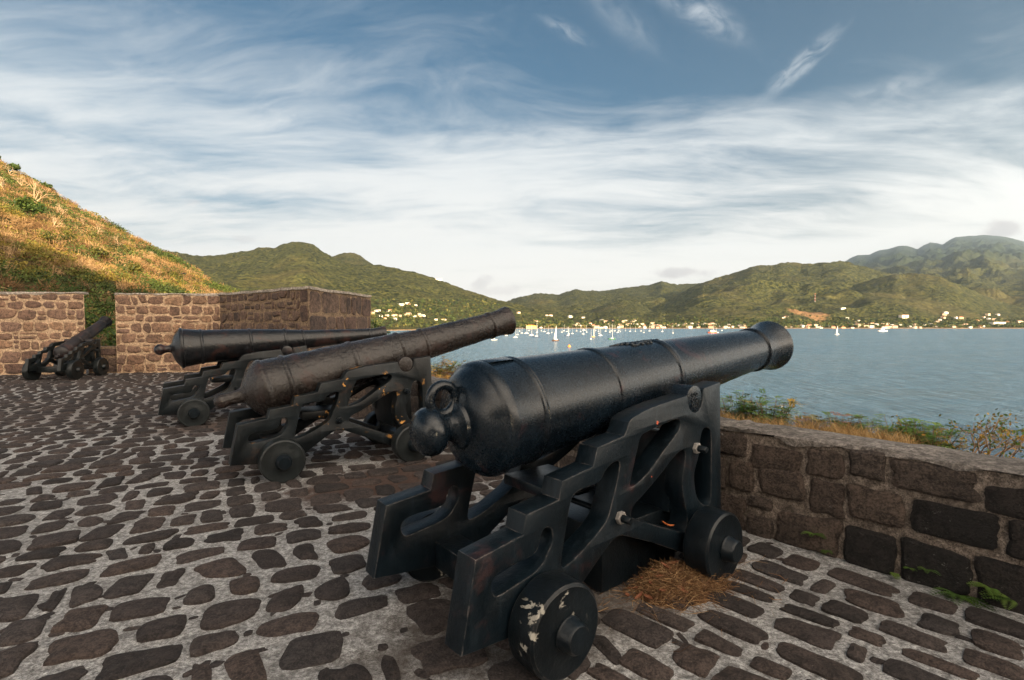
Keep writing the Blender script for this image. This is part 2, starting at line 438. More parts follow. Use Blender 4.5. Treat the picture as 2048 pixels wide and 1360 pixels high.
def sea_mat():
    m, t = new_mat('sea_water')
    pos = nd(t, 'ShaderNodeNewGeometry').outputs['Position']
    w1 = noise(t, mapv(t, pos, (1, 1.5, 1), (0, 0, 0), (0, 0, R(20))), 1.0, 6, .66, .4)
    w2 = noise(t, mapv(t, pos, (1, 1.6, 1), (3, 7, 0), (0, 0, R(-15))), .12, 5, .6, .3)
    w3 = noise(t, mapv(t, pos, (1, 2.2, 1), (9, 1, 0), (0, 0, R(10))), .018, 4, .6, .6)
    w4 = noise(t, mapv(t, pos, (.75, .11, 1), (4, 8, 0), (0, 0, R(-14))), 1.0, 6, .66, .3)
    h = mth(t, 'ADD', mth(t, 'ADD', mth(t, 'MULTIPLY', w1, 1.6), mth(t, 'MULTIPLY', w2, 4.0)), mth(t, 'MULTIPLY', w4, 3.2))
    c = mixc(t, sstep(t, w3, .35, .65), (.060, .150, .245, 1), (.100, .205, .310, 1))
    st = mth(t, 'ADD', mth(t, 'MULTIPLY', sstep(t, w3, .35, .65), .3), .7)
    p = nd(t, 'ShaderNodeBsdfPrincipled', {}, {'Base Color': mixc(t, sstep(t, w4, .38, .62), mixc(t, .25, c, (0, 0, 0, 1)), mixc(t, .12, c, (.3, .4, .5, 1))), 'Roughness': mth(t, 'ADD', .12, mth(t, 'MULTIPLY', w4, .22)), 'IOR': 1.33, 'Specular IOR Level': .5,
                                               'Normal': nd(t, 'ShaderNodeBump', {}, {'Height': h, 'Strength': st, 'Distance': 1.0}).outputs[0]})
    finish(t, p)
    return m


FIELDS = []
HAZE = 4.0e-5
# ------------------------------------------------------------------ sea, mountains, near hills (the setting)
SEA = EYE - 18.0


def grid_obj(name, X, Y, Z, mat, smooth=True):
    nr, nc = X.shape
    V = np.stack([X, Y, Z], -1).reshape(-1, 3)
    i = np.arange(nr - 1)[:, None] * nc + np.arange(nc - 1)[None, :]
    Fc = np.stack([i, i + 1, i + nc + 1, i + nc], -1).reshape(-1, 4)
    return mesh_obj(name, V, Fc, [mat], None, smooth)


M_sea = sea_mat()
sea = MB().add([(-12500, -380, SEA), (12500, -380, SEA), (12500, 10300, SEA), (-12500, 10300, SEA)], [(0, 1, 2, 3)]).build('sea', M_sea)
kind(sea, 'structure')

HILLS = [  # crest (column, row) of the 2048-wide frame, crest depth along the view (column, metres), profile power, ridge amount
    dict(c=[(100, 560), (250, 515), (330, 505), (360, 507), (410, 514), (440, 511), (500, 503), (520, 497), (556, 494), (572, 487), (586, 484), (604, 483), (620, 487), (632, 493), (645, 502), (660, 510), (680, 520), (700, 527), (750, 530), (790, 536), (830, 545), (865, 555), (900, 567), (940, 581), (980, 594), (1015, 604), (1060, 617), (1110, 628), (1180, 640)],
         d=[(100, 2400), (600, 2500), (1000, 2100), (1180, 1800)], p=1.25, a=.20),
    dict(c=[(560, 560), (640, 525), (668, 513), (685, 508), (702, 506), (720, 511), (738, 523), (760, 540), (800, 570)], d=[(560, 3300), (800, 3300)], p=1.3, a=.1),
    dict(c=[(200, 520), (330, 503), (360, 506), (400, 515), (420, 512), (445, 511), (480, 520), (520, 540)], d=[(200, 3800), (520, 3800)], p=1.2, a=.1),
    dict(c=[(930, 630), (990, 612), (1015, 602), (1040, 593), (1080, 587), (1100, 588), (1115, 589), (1135, 583), (1150, 578), (1170, 581), (1210, 581), (1240, 576), (1270, 573), (1295, 570), (1310, 566), (1322, 562), (1335, 566), (1350, 569), (1385, 567), (1420, 566), (1480, 580)], d=[(930, 4200), (1480, 4400)], p=1.5, a=.22),
    dict(c=[(1130, 640), (1180, 622), (1215, 607), (1245, 600), (1275, 605), (1310, 622), (1350, 640)], d=[(1130, 2700), (1350, 2700)], p=1.3, a=.15),
    dict(c=[(1240, 640), (1300, 618), (1330, 605), (1360, 588), (1385, 573), (1405, 564), (1420, 560), (1450, 551), (1480, 543), (1505, 533), (1520, 530), (1545, 529), (1558, 526), (1575, 525), (1600, 527), (1625, 527), (1650, 524), (1680, 523), (1695, 525), (1712, 531), (1735, 538), (1770, 546), (1830, 560), (1900, 590), (1960, 620)], d=[(1240, 2900), (1600, 3200), (1960, 3000)], p=1.25, a=.28),
    dict(c=[(1640, 600), (1690, 577), (1735, 561), (1760, 554), (1790, 549), (1820, 548), (1850, 550), (1880, 556), (1920, 570), (1960, 588), (2010, 606), (2060, 620), (2140, 640)], d=[(1640, 2450), (2140, 2200)], p=1.2, a=.22),
    dict(c=[(1820, 600), (1880, 572), (1915, 559), (1950, 548), (1980, 543), (2005, 540), (2048, 537), (2110, 530), (2200, 540), (2320, 560)], d=[(1820, 4300), (2320, 4300)], p=1.2, a=.2),
    dict(c=[(1600, 570), (1660, 540), (1686, 524), (1700, 515), (1712, 511), (1735, 510), (1755, 501), (1772, 499), (1790, 493), (1806, 492), (1818, 495), (1830, 499), (1843, 491), (1855, 486), (1868, 487), (1880, 490), (1893, 481), (1905, 475), (1920, 474), (1945, 472), (1965, 471), (2000, 474), (2020, 478), (2035, 482), (2060, 488), (2120, 500), (2200, 495), (2320, 505)], d=[(1600, 14000), (2320, 14300)], p=1.15, a=.13),
]


def colx(c): return (c - 1024) / F


def make_mountains():
    cols = np.arange(-260, 2330, 3.0)
    Ys = np.exp(np.arange(math.log(560), math.log(17000), .0064))
    Yg, Cg = np.meshgrid(Ys, cols, indexing='ij')
    X = colx(Cg) * Yg
    shore = np.interp(cols, [-260, 300, 600, 745, 860, 1000, 1120, 2400], [600, 620, 800, 1020, 1180, 1400, 1432, 1432])
    shore = shore + 18 * fbm(cols / 60, cols * 0 + 3, 3, 5)
    land = (Yg - shore[None, :])
    plain = SEA + np.where(land > 0, .9 + np.minimum(land, 60) * .03 + np.maximum(land - 60, 0) * .012, np.maximum(land * .08 - .4, -2.5))
    Z = plain.copy()
    n_ridge = 1 - np.abs(fbm(X / 520, Yg / 520, 4, 31)) * 2
    n_mid = fbm(X / 210, Yg / 210, 4, 57)
    for hd in HILLS:
        cx, cy = zip(*hd['c']); dx, dd = zip(*hd['d'])
        inside = (cols >= cx[0]) & (cols <= cx[-1])
        yc = np.interp(cols, cx, cy); D = np.interp(cols, dx, dd)
        D = D * (1 + .05 * fbm(cols / 90, cols * 0 + hd['p'], 3, 77))
        zc = EYE + (HOR - yc) / F * D
        zc = np.where(inside, zc, -500)
        Df = shore + 40
        t = (Yg - Df) / (D - Df)
        tc = np.clip(t, 0, 1)
        z0 = SEA + 1
        up = z0 + (zc - z0) * tc ** hd['p']
        spur = hd['a'] * np.maximum(zc - z0, 0) * (4 * tc * (1 - tc) ** 1.5) ** .9 * (n_ridge * .55 + n_mid * .55 - .25)
        back = zc - np.maximum(Yg - D, 0) * .45
        z = np.where(t <= 1, up + spur, back)
        z = np.where(t < 0, -999, z)
        Z = np.maximum(Z, z)
    hgt = np.clip((Z - SEA - 4) / 40, 0, 1)
    can = fbm(X / 30, Yg / 30, 3, 91) * 6 + fbm(X / 90, Yg / 90, 3, 13) * 6
    Z = Z + can * hgt * np.clip(Yg / 2600, .5, 1.3)
    return X, Yg, Z


FX, FY = at_depth(1598, 628, 1800)[:2]
GX, GY = at_depth(1655, 592, 2100)[:2]
FIELDS += [(FX, FY, 62, (.30, .17, .085, 1), 2.6), (GX, GY, 40, (.19, .17, .05, 1), 2.0)]
M_forest = forest_mat('forest_cover')
mtn = grid_obj('mountains', *make_mountains(), M_forest); kind(mtn, 'structure')


def near_hill_z(cols, Yg):
    cy = np.interp(cols, [-700, -400, -200, 0, 30, 60, 100, 130, 150, 200, 250, 300, 340, 380, 420, 440, 480, 520, 580, 640],
                   [-60, 90, 222, 326, 346, 363, 386, 406, 418, 447, 476, 499, 522, 547, 573, 584, 608, 640, 700, 780])
    D = np.interp(cols, [-700, 0, 250, 440, 640], [210, 190, 172, 150, 110])
    zc = EYE + (HOR - cy) / F * D
    z0 = np.interp(cols, [-700, 200, 440, 520, 640], [0, -.6, -1.5, -4, -14])
    t = np.clip((Yg - 20) / (D - 20), 0, 1)
    up = z0 + (zc - z0) * (.72 * t + .28 * t * t)
    return np.where(Yg <= D, up, zc - (Yg - D) * .7)


def make_left_hill():
    cols = np.arange(-700, 641, 7.0); Ys = np.exp(np.linspace(math.log(18.6), math.log(290), 150))
    Yg, Cg = np.meshgrid(Ys, cols, indexing='ij')
    X = colx(Cg) * Yg
    Z = near_hill_z(Cg, Yg)
    Z = Z + (fbm(X / 22, Yg / 22, 4, 3) * 1.6 + fbm(X / 6, Yg / 6, 3, 9) * .35) * np.clip((Yg - 22) / 40, 0, 1)
    return X, Yg, Z


def hillside_mat():
    m, t = new_mat('hillside_earth')
    pos = nd(t, 'ShaderNodeNewGeometry').outputs['Position']
    n1 = noise(t, pos, .09, 6, .6); n2 = noise(t, pos, .8, 6, .7); n3 = noise(t, pos, 5, 4, .7)
    c = mixc(t, sstep(t, n1, .4, .62), (.085, .05, .022, 1), (.04, .042, .013, 1))
    c = mixc(t, mth(t, 'MULTIPLY', sstep(t, n2, .45, .7), .7), c, (.13, .08, .036, 1))
    c = mixc(t, mth(t, 'MULTIPLY', n3, .5), c, (.05, .04, .015, 1))
    finish(t, nd(t, 'ShaderNodeBsdfPrincipled', {}, {'Base Color': c, 'Roughness': .95, 'Normal': bump(t, mth(t, 'ADD', n2, n3), .8, .5), 'Specular IOR Level': .1}))
    return m


M_earth = hillside_mat()
hx, hy, hz = make_left_hill()
lhill = grid_obj('hillside', hx, hy, hz, M_earth); kind(lhill, 'structure')


def make_back_hill():
    # the wooded hill behind the battery: its shade covers the gun platform
    al = np.array([-math.sin(SUN_AZ), -math.cos(SUN_AZ)]); pv = np.array([-al[1], al[0]]) * -1
    if pv[0] < 0: pv = -pv
    v = np.linspace(-170, 170, 171); a = np.linspace(-75, 90, 67)     # across, and towards the fort from the crest
    Vg, Ag = np.meshgrid(v, a, indexing='xy')
    crest = np.interp(v, [-170, -110, -70, -45, -26, -8, 0, 8, 20, 40, 70, 110, 170], BACK_CREST)
    fall = np.where(Ag > 0, 1 - (Ag / 90) ** 1.2, 1 - (-Ag / 75) ** 1.4)
    Z = -2 + (crest[None, :] + 2) * np.clip(fall, 0, 1)
    Z += fbm(Vg / 14, Ag / 14, 4, 41) * 2.0 * np.clip(fall, 0, 1)
    P = -al * 150
    X = P[0] + Vg * pv[0] + Ag * al[0]; Y = P[1] + Vg * pv[1] + Ag * al[1]
    return X, Y, Z


BACK_CREST = [60, 72, 82, 76, 61, 46, 42, 40, 37, 33, 26, 18, 8]
bhill = grid_obj('wooded_hill', *make_back_hill(), M_earth); kind(bhill, 'structure')

# ------------------------------------------------------------------ the gun platform: paving set in mortar
PE = np.array([.668, -.744]); PN = np.array([.744, .668]); PP = np.array([2.36, 3.18])   # parapet: direction, outward normal, a point at its foot
WD = np.array([math.cos(R(10.5)), math.sin(R(10.5))]); WP = np.array([-12.75, 15.70])   # far wall: direction, point


def par_d(x, y): return (x - PP[0]) * PN[0] + (y - PP[1]) * PN[1]


def wall_d(x, y): return -(x - WP[0]) * WD[1] + (y - WP[1]) * WD[0]


def stone_poly(L, h, gap, rnd, n, seed_rng, sq=0):
    """irregular rounded block in a L x h cell"""
    w, hh = (L - gap) / 2, (h - gap) / 2
    e = seed_rng.uniform(2.8, 7.0) if rnd else seed_rng.uniform(4.5, 10)
    if sq: e = seed_rng.uniform(7, 18)
    sk = seed_rng.normal(0, .13 if rnd else .06); tp = seed_rng.normal(0, .14 if rnd else .07)
    ph = seed_rng.uniform(0, 6.28, 5); am = seed_rng.normal(0, .032 if rnd else .022, 5)
    out = []
    for i in range(n):
        th = 2 * math.pi * (i + seed_rng.uniform(-.2, .2)) / n
        c, s = math.cos(th), math.sin(th)
        r = (abs(c) ** e + abs(s) ** e) ** (-1 / e)
        r *= 1 + sum(am[k] * math.sin((k + 2) * th + ph[k]) for k in range(5)) + seed_rng.normal(0, .012)
        u, v = r * c * w, r * s * hh
        out.append((u + sk * v * 1.2, v * (1 + tp * u / max(w, .01))))
    return out


class Stones:
    """many stones raised from one face, each with its own tone"""
    def __init__(s): s.V = []; s.F = []; s.T = []; s.M = []
    def add(s, ring, frame, tone, h, bev, mat, dome=0.0, low=-.012):
        """ring: 2-D outline; frame(u, v, w) -> 3-D point"""
        n = len(ring); b = len(s.V)
        cu = sum(p[0] for p in ring) / n; cv = sum(p[1] for p in ring) / n
        sz = max(.02, min(max(abs(p[0] - cu) for p in ring), max(abs(p[1] - cv) for p in ring)))
        k1 = max(.5, 1 - bev / sz); k2 = k1 * .62
        for (k, w) in ((1.0, low), (1 - .15 * (1 - k1), h * .55), (k1, h), (k2, h + dome)):
            for (u, v) in ring: s.V.append(frame(cu + (u - cu) * k, cv + (v - cv) * k, w))
        for j in range(3):
            for i in range(n):
                q = (i + 1) % n
                s.F.append((b + j * n + i, b + j * n + q, b + (j + 1) * n + q, b + (j + 1) * n + i))
        s.F.append(tuple(b + 3 * n + i for i in range(n)))
        s.T += [tone] * (3 * n + 1); s.M += [mat] * (3 * n + 1)
    def plain(s, V, Fc, mat=0):
        b = len(s.V); s.V += [tuple(map(float, v)) for v in V]; s.F += [tuple(b + i for i in f) for f in Fc]; s.T += [.5] * len(Fc); s.M += [mat] * len(Fc)
    def build(s, name, mats, parent=None):
        o = mesh_obj(name, s.V, s.F, mats, parent, False, s.M, {'tone': s.T})
        return o


def in_zone_b(x, y):
    bx = np.interp(y, [1.5, 1.8, 3.6, 6.4, 8.0], [.25, .3, .75, -.6, -2.0])
    return x > bx


def make_floor():
    st = Stones(); r = np.random.default_rng(11)
    occ = []
    def rows(ang, test, pitch, lens, gap, rnd, vmin, vmax, umin, umax):
        e = np.array([math.cos(ang), math.sin(ang)]); nn = np.array([-e[1], e[0]])
        v = vmin
        while v < vmax:
            h = r.uniform(*pitch); u = umin + r.uniform(0, .3)
            while u < umax:
                big = r.random()
                L = r.uniform(*lens) * (.55 if big < .14 else 1)
                cx, cy = e * (u + L / 2) + nn * (v + h / 2)
                wob = np.array([fbm(cx / 1.3, cy / 1.3, 2, 5), fbm(cx / 1.3, cy / 1.3, 2, 8)]) * .03
                p = np.array([cx, cy]) + wob
                px = to_px([[p[0], p[1], 0]])[0]
                ok = px[2] > 1.2 and -260 < px[0] < 2330 and px[1] < 1750 and test(p[0], p[1]) and par_d(*p) < -.06 and wall_d(*p) < -.1
                if ok and r.random() > .015:
                    far = px[2] > 7
                    g = gap * r.uniform(.75, 1.45)
                    hs = h * (r.uniform(.86, 1.04) if rnd else r.uniform(.88, 1.02))
                    ring = stone_poly(L, hs, g, rnd, 12 if far else 26, r)
                    ra = ang + r.normal(0, .06 if rnd else .03) + .08 * fbm(p[0] / 2, p[1] / 2, 2, 21)
                    ca, sa = math.cos(ra), math.sin(ra)
                    hh = r.uniform(.009, .024); tl = r.normal(0, .03, 2); occ.append((p[0], p[1], L * .5))
                    st.add(ring, lambda a, b, w: (p[0] + a * ca - b * sa, p[1] + a * sa + b * ca, w + (a * tl[0] + b * tl[1] if w > 0 else 0)), r.random(), hh, .020, 1, .008)
                u += L + r.uniform(-.01, .03)
            v += h
    rows(R(27), lambda x, y: not in_zone_b(x, y), (.21, .35), (.19, .37), .046, True, .5, 21, -16, 10)
    rows(R(-48), lambda x, y: in_zone_b(x, y), (.15, .26), (.20, .40), .036, False, -4, 9, -8, 8)
    # small chinking stones pressed into the wider joints
    O_ = np.array(occ)
    for _ in range(1500):
        y = 1.8 + 9 * r.random() ** 1.6; x = r.uniform(-1.1, 1.1) * y
        if par_d(x, y) > -.1 or wall_d(x, y) > -.3 or np.any((O_[:, 0] - x) ** 2 + (O_[:, 1] - y) ** 2 < (O_[:, 2] * 1.02) ** 2): continue
        ring = stone_poly(r.uniform(.04, .10), r.uniform(.025, .055), 0, True, 9, r); ra = r.uniform(0, 3.14); ca, sa = math.cos(ra), math.sin(ra)
        st.add(ring, lambda a, b, w: (x + a * ca - b * sa, y + a * sa + b * ca, w), r.random(), .003, .006, 1)
    # the mortar bed they are set in: a slightly uneven sheet
    nx, ny = 170, 150
    xs = np.linspace(-24, 9, nx); ys = np.linspace(-5, 19.5, ny)
    b = len(st.V)
    for yy in ys:
        for xx in xs:
            d = par_d(xx, yy)
            x2, y2 = (xx - (d - .2) * PN[0], yy - (d - .2) * PN[1]) if d > .2 else (xx, yy)
            st.V.append((x2, y2, float(-.001 + .002 * fbm(xx, yy, 2, 2))))
    for j in range(ny - 1):
        for i in range(nx - 1):
            k = b + j * nx + i
            st.F.append((k, k + 1, k + nx + 1, k + nx)); st.T.append(.5); st.M.append(0)
    return st


RUST = (.055, .026, .016, 1)
M_mortar = mortar_mat('paving_mortar', (.36, .355, .35), spk=.5, scale=46, bstr=1.0, bdist=.016, grime=.5, stains=[
    (-.9, 5.3, R(33), 1.6, .62, .92, RUST), (-3.9, 8.1, R(33), 1.7, .6, .8, RUST), (.25, 2.95, R(38), 1.25, .55, .75, (.05, .035, .025, 1)),
    (-6, 10.5, R(20), 5.5, 3.0, .45, (.12, .085, .065, 1)), (-11, 14.0, R(10), 7, 2.0, .5, (.10, .075, .06, 1))])
M_pave = stone_mat('paving_stone', [(.020, .0165, .0158), (.038, .0295, .0275), (.032, .0275, .027), (.052, .038, .033), (.044, .036, .034)], dirt=(.014, .0115, .0105), dirt_amt=.55, bscale=22, bstr=1.0, bdist=.022)
floor = make_floor().build('pavement', [M_mortar, M_pave]); kind(floor, 'structure')

# ------------------------------------------------------------------ rubble walls
def wall_face(st, P, e, L, H, r, rowh, lens, gap, rnd, mat, quoin=(0, 0), h=(.008, .03), tones=(0, 1), npt=16, z0=0.02, bev=.02, fill=0.0, nrm=None, tonef=None, sq=0):
    """cover a vertical face (start P, direction e, length L, height H) with courses of stones; nrm = outward horizontal normal"""
    n = nrm if nrm is not None else np.array([e[1], -e[0]])
    def fr(u, v, w): return (P[0] + e[0] * u + n[0] * w, P[1] + e[1] * u + n[1] * w, v)
    v = z0; k = 0
    while v < H - .05:
        hh = min(r.uniform(*rowh), H - v)
        if H - v - hh < .09: hh = H - v
        u = 0.0
        while u < L - .03:
            w = r.uniform(*lens) * (.5 if r.random() < .2 else 1)
            if u == 0 and quoin[0]: w = quoin[0] * r.uniform(.75, 1.2)
            if L - u - w < .12: w = L - u
            if fill and hh > .16 and r.random() < fill:                 # two thin stones one over the other
                s1 = hh * r.uniform(.35, .65)
                parts = [(v, s1), (v + s1, hh - s1)]
            else: parts = [(v, hh)]
            for (vv, h2) in parts:
                g = gap * r.uniform(.7, 1.5)
                ring = stone_poly(w, h2 * r.uniform(.9, 1.02), g, rnd, npt, r, sq)
                cu, cv = u + w / 2, vv + h2 / 2 + .02 * r.normal() * (1 if vv > z0 + .01 else 0)
                st.add([(a + cu, b + cv) for a, b in ring], fr, tonef(u, vv, r) if tonef else r.uniform(*tones), r.uniform(*h), bev, mat, .004, -.03)
            u += w
        v += hh; k += 1
    return st


def prism(st, pts, z0, z1, mat=0, top=None):
    """vertical block over a horizontal outline (counter-clockwise)"""
    n = len(pts)
    V = [(x, y, z0) for x, y in pts] + [(x, y, z1) for x, y in pts]
    Fc = [(i, (i + 1) % n, n + (i + 1) % n, n + i) for i in range(n)]
    st.plain(V, Fc, mat); st.plain(V, [tuple(range(n, 2 * n))], mat if top is None else top)


def coping(name, A, B, out, w, z, th, mats, parent, r, over=.03, rough=.02, nseg=60):
    """rough rendered cap along a wall top, uneven in line and thickness"""
    A, B, out = np.array(A), np.array(B), np.array(out)
    prof = [(-over, -th), (-over - .008, -th * .45), (-over + .02, 0), (w * .5, .012), (w + over - .02, 0), (w + over, -th * .5), (w + over, -th)]
    V = []; Fc = []; n = len(prof)
    for i in range(nseg + 1):
        p = A + (B - A) * i / nseg
        for j, (a, b) in enumerate(prof):
            q = fbm(p[0] * 5 + j * 7.1, p[1] * 5, 4, 61)
            drop = rough * 1.8 * q if j in (0, 6) else 0
            pp = p + out * (a + rough * .7 * fbm(p[0] * 4 + j * 3, p[1] * 4, 4, 71))
            V.append((pp[0], pp[1], z + b + drop + rough * .6 * fbm(p[0] * 3, p[1] * 3 + j, 4, 81)))
    for i in range(nseg):
        for j in range(n):
            k = (j + 1) % n
            Fc.append((i * n + j, i * n + k, (i + 1) * n + k, (i + 1) * n + j))
    Fc += [tuple(range(n)), tuple(nseg * n + j for j in range(n - 1, -1, -1))]
    o = MB().add(V, Fc).build(name, mats, parent, autosmooth=50)
    return o


M_wmort = mortar_mat('wall_mortar', (.46, .32, .205), spk=.35, scale=24, grime=.35, dark=(.13, .09, .06), bstr=.8)
M_wstone = stone_mat('wall_stone', [(.12, .074, .054), (.20, .120, .078), (.15, .094, .070), (.23, .140, .086), (.10, .060, .045)], dirt=(.05, .035, .03), dirt_amt=.45, bscale=14, bstr=.8, bdist=.02)
M_bmort = mortar_mat('bastion_mortar', (.22, .15, .095), spk=.4, scale=24, grime=.75, dark=(.05, .038, .03), bstr=.8)
M_bstone = stone_mat('bastion_stone', [(.075, .046, .036), (.11, .072, .053), (.055, .038, .032), (.13, .085, .06)], dirt=(.022, .017, .015), dirt_amt=.8, bscale=12, bstr=.8, bdist=.02)
M_wcap = mortar_mat('wall_coping', (.36, .31, .26), spk=.35, scale=18, grime=.6, dark=(.07, .06, .05))
WH = 2.43


def col_on_wall(c):
    """point of the far wall's face that lies on picture column c"""
    tx = colx(c)
    # WP + WD*s with x/y = tx
    s = (tx * WP[1] - WP[0]) / (WD[0] - tx * WD[1])
    return WP + WD * s


r_w = np.random.default_rng(5)
NB = np.array([-WD[1], WD[0]])                  # away from the platform
E0, E1, W1, W2 = col_on_wall(-140), col_on_wall(170), col_on_wall(232), col_on_wall(441)


def fort_wall(name, label, A, B, splayA=0, splayB=0, seed=1):
    t = thing(name, label, 'stone wall', (0, 0, 0))
    st = Stones(); L = np.linalg.norm(B - A)
    pts = [A, B, B + NB * .9 + WD * splayB, A + NB * .9 + WD * splayA]
    prism(st, [tuple(p) for p in pts], -.3, WH - .03, 0)
    r = np.random.default_rng(seed)
    wall_face(st, A, WD, L, WH - .05, r, (.22, .37), (.24, .58), .036, True, 1, fill=.22, npt=20, bev=.03, h=(.012, .035))
    if splayB:                                 # dressed reveal towards the opening
        d = pts[2] - pts[1]; ln = np.linalg.norm(d)
        wall_face(st, B, d / ln, ln, WH - .05, r, (.3, .4), (.4, .6), .03, False, 1)
    st.build('masonry', [M_wmort, M_wstone], t)
    coping('coping', A, B, NB, .22 if splayB else .9, WH, .05, [M_wcap], t, r, over=.02, rough=.042, nseg=int(L * 9))
    return t


fort_wall('rubble_wall', 'tall rubble stone wall standing behind the smallest cannon, left of the narrow gun opening', E0, E1, 0, -.80, 21)
fort_wall('rubble_wall', 'tall rubble stone wall between the narrow gun opening and the dark bastion', W1, W2, .75, 0, 22)


def embrasure_sill():
    t = thing('low_wall', 'low dark stone sill closing the foot of the gun opening between two tall walls', 'stone wall')
    st = Stones(); A, B = E1 + NB * .12, W1 + NB * .12
    prism(st, [tuple(A), tuple(B), tuple(B + NB * .7), tuple(A + NB * .7)], -.3, .80, 0)
    wall_face(st, A, WD, np.linalg.norm(B - A), .79, np.random.default_rng(3), (.22, .3), (.4, .7), .04, False, 1)
    st.build('masonry', [M_bmort, M_bstone], t)


embrasure_sill()
BC = at_depth(617, 573, 13.0)[:2]; BR = at_depth(741, 592, 17.6)[:2]


def bastion():
    t = thing('stone_bastion', 'dark weathered stone bastion corner with large quoins, jutting forward behind the second cannon', 'stone bastion')
    st = Stones(); r = np.random.default_rng(8)
    A = W2
    dA = BC - A; LA = np.linalg.norm(dA); dA /= LA
    dB = BR - BC; LB = np.linalg.norm(dB); dB /= LB
    back = A + NB * 2.5
    prism(st, [tuple(A), tuple(BC), tuple(BR), tuple(BR + np.array([-1.5, 3.0])), tuple(back)], -1.5, WH - .03, 0)
    nA = np.array([dA[1], -dA[0]]); nB = np.array([dB[1], -dB[0]])
    wall_face(st, A, dA, LA - .42, WH - .06, r, (.24, .36), (.22, .5), .05, True, 1, fill=.22, npt=16, bev=.03, h=(.01, .04))
    wall_face(st, A + dA * (LA - .42), dA, .40, WH - .06, r, (.42, .55), (.6, .7), .03, False, 1, npt=18, bev=.03)
    wall_face(st, BC, dB, LB, WH - .06, r, (.42, .58), (.75, 1.3), .045, False, 1, quoin=(.9, 0), npt=20, bev=.03, z0=-.2)
    st.build('masonry', [M_bmort, M_bstone], t)
    ring = []; out = [A, BC, BR, BR + np.array([-1.5, 3.0]), back]
    for k in range(5):
        P, Q = out[k], out[(k + 1) % 5]; n_ = max(2, int(np.linalg.norm(Q - P) / .09)); e = (Q - P) / np.linalg.norm(Q - P); nn = np.array([e[1], -e[0]])
        for i in range(n_):
            q = P + (Q - P) * i / n_; ring.append(tuple(q + nn * (.035 + .03 * float(fbm(np.array([q[0] * 4]), np.array([q[1] * 4]), 4, 7)[0]))))
    n = len(ring); V = []
    for (z, k) in ((WH - .055, 1), (WH - .02, 1), (WH + .012, .985)):
        for (x, y) in ring:
            g = float(fbm(np.array([x * 3]), np.array([y * 3 + z]), 4, 9)[0]); V.append((x, y, z + .03 * g))
    Fc = [(j * n + i, j * n + (i + 1) % n, (j + 1) * n + (i + 1) % n, (j + 1) * n + i) for j in range(2) for i in range(n)] + [tuple(2 * n + i for i in range(n)), tuple(range(n - 1, -1, -1))]
    MB().add(V, Fc).build('coping', M_wcap, t)
    return t


bastion()


def parapet():
    t = thing('stone_parapet', 'low weathered parapet of big dark blocks with a rough grey cap beside the nearest cannon', 'stone wall')
    st = Stones(); r = np.random.default_rng(14)
    t0, t1 = -12.2, 7.0
    A, B = PP + PE * t0, PP + PE * t1
    prism(st, [tuple(A), tuple(B), tuple(B + PN * .41), tuple(A + PN * .41)], -1.2, .73, 0)
    L = t1 - t0
    wall_face(st, A, PE, L, .725, r, (.23, .30), (.22, .50), .024, False, 1, h=(.014, .050), npt=44, bev=.02, fill=.14, z0=-.03, nrm=-PN, sq=1, tonef=lambda u, v, r: r.uniform(0, .1) if (u + t0 > -.35 and r.random() < .45 + .3 * (u + t0 + .3)) else r.uniform(.3, 1))
    st.build('masonry', [M_pmort, M_pstone], t)
    coping('coping', A, B, PN, .41, .752, .028, [M_pcap], t, r, over=.014, rough=.034, nseg=420)
    return t


M_pmort = mortar_mat('parapet_mortar', (.21, .17, .14), spk=.45, scale=34, grime=.8, dark=(.03, .025, .02), bstr=1.0, bdist=.015)
M_pstone = stone_mat('parapet_stone', [(.010, .0095, .0095), (.050, .037, .031), (.080, .059, .047), (.058, .045, .038), (.092, .066, .052)], dirt=(.012, .011, .011), dirt_amt=.75, bscale=17, bstr=1.0, bdist=.04, lichen=.8)
M_pcap = mortar_mat('parapet_cap', (.205, .18, .16), spk=.45, scale=26, grime=.7, dark=(.07, .065, .06), bstr=1.0, bdist=.02)
parapet()


def make_slope():
    ts = np.linspace(-30, 10, 161); ws = np.array([.36, .42, .6, .9, 1.3, 1.8, 2.5, 3.5, 5, 7, 10, 14, 20, 28, 40.0])
    T, Wg = np.meshgrid(ts, ws, indexing='xy')
    X = PP[0] + PE[0] * T + PN[0] * Wg; Y = PP[1] + PE[1] * T + PN[1] * Wg
    Z = np.where(Wg < .95, .60, .60 - (Wg - .95) * .62)
    Z = Z + fbm(X * 1.1, Y * 1.1, 3, 15) * np.clip(Wg - .4, 0, 1) * .10
    return X, Y, Z


slope = grid_obj('ground_slope', *make_slope(), M_earth); kind(slope, 'structure')
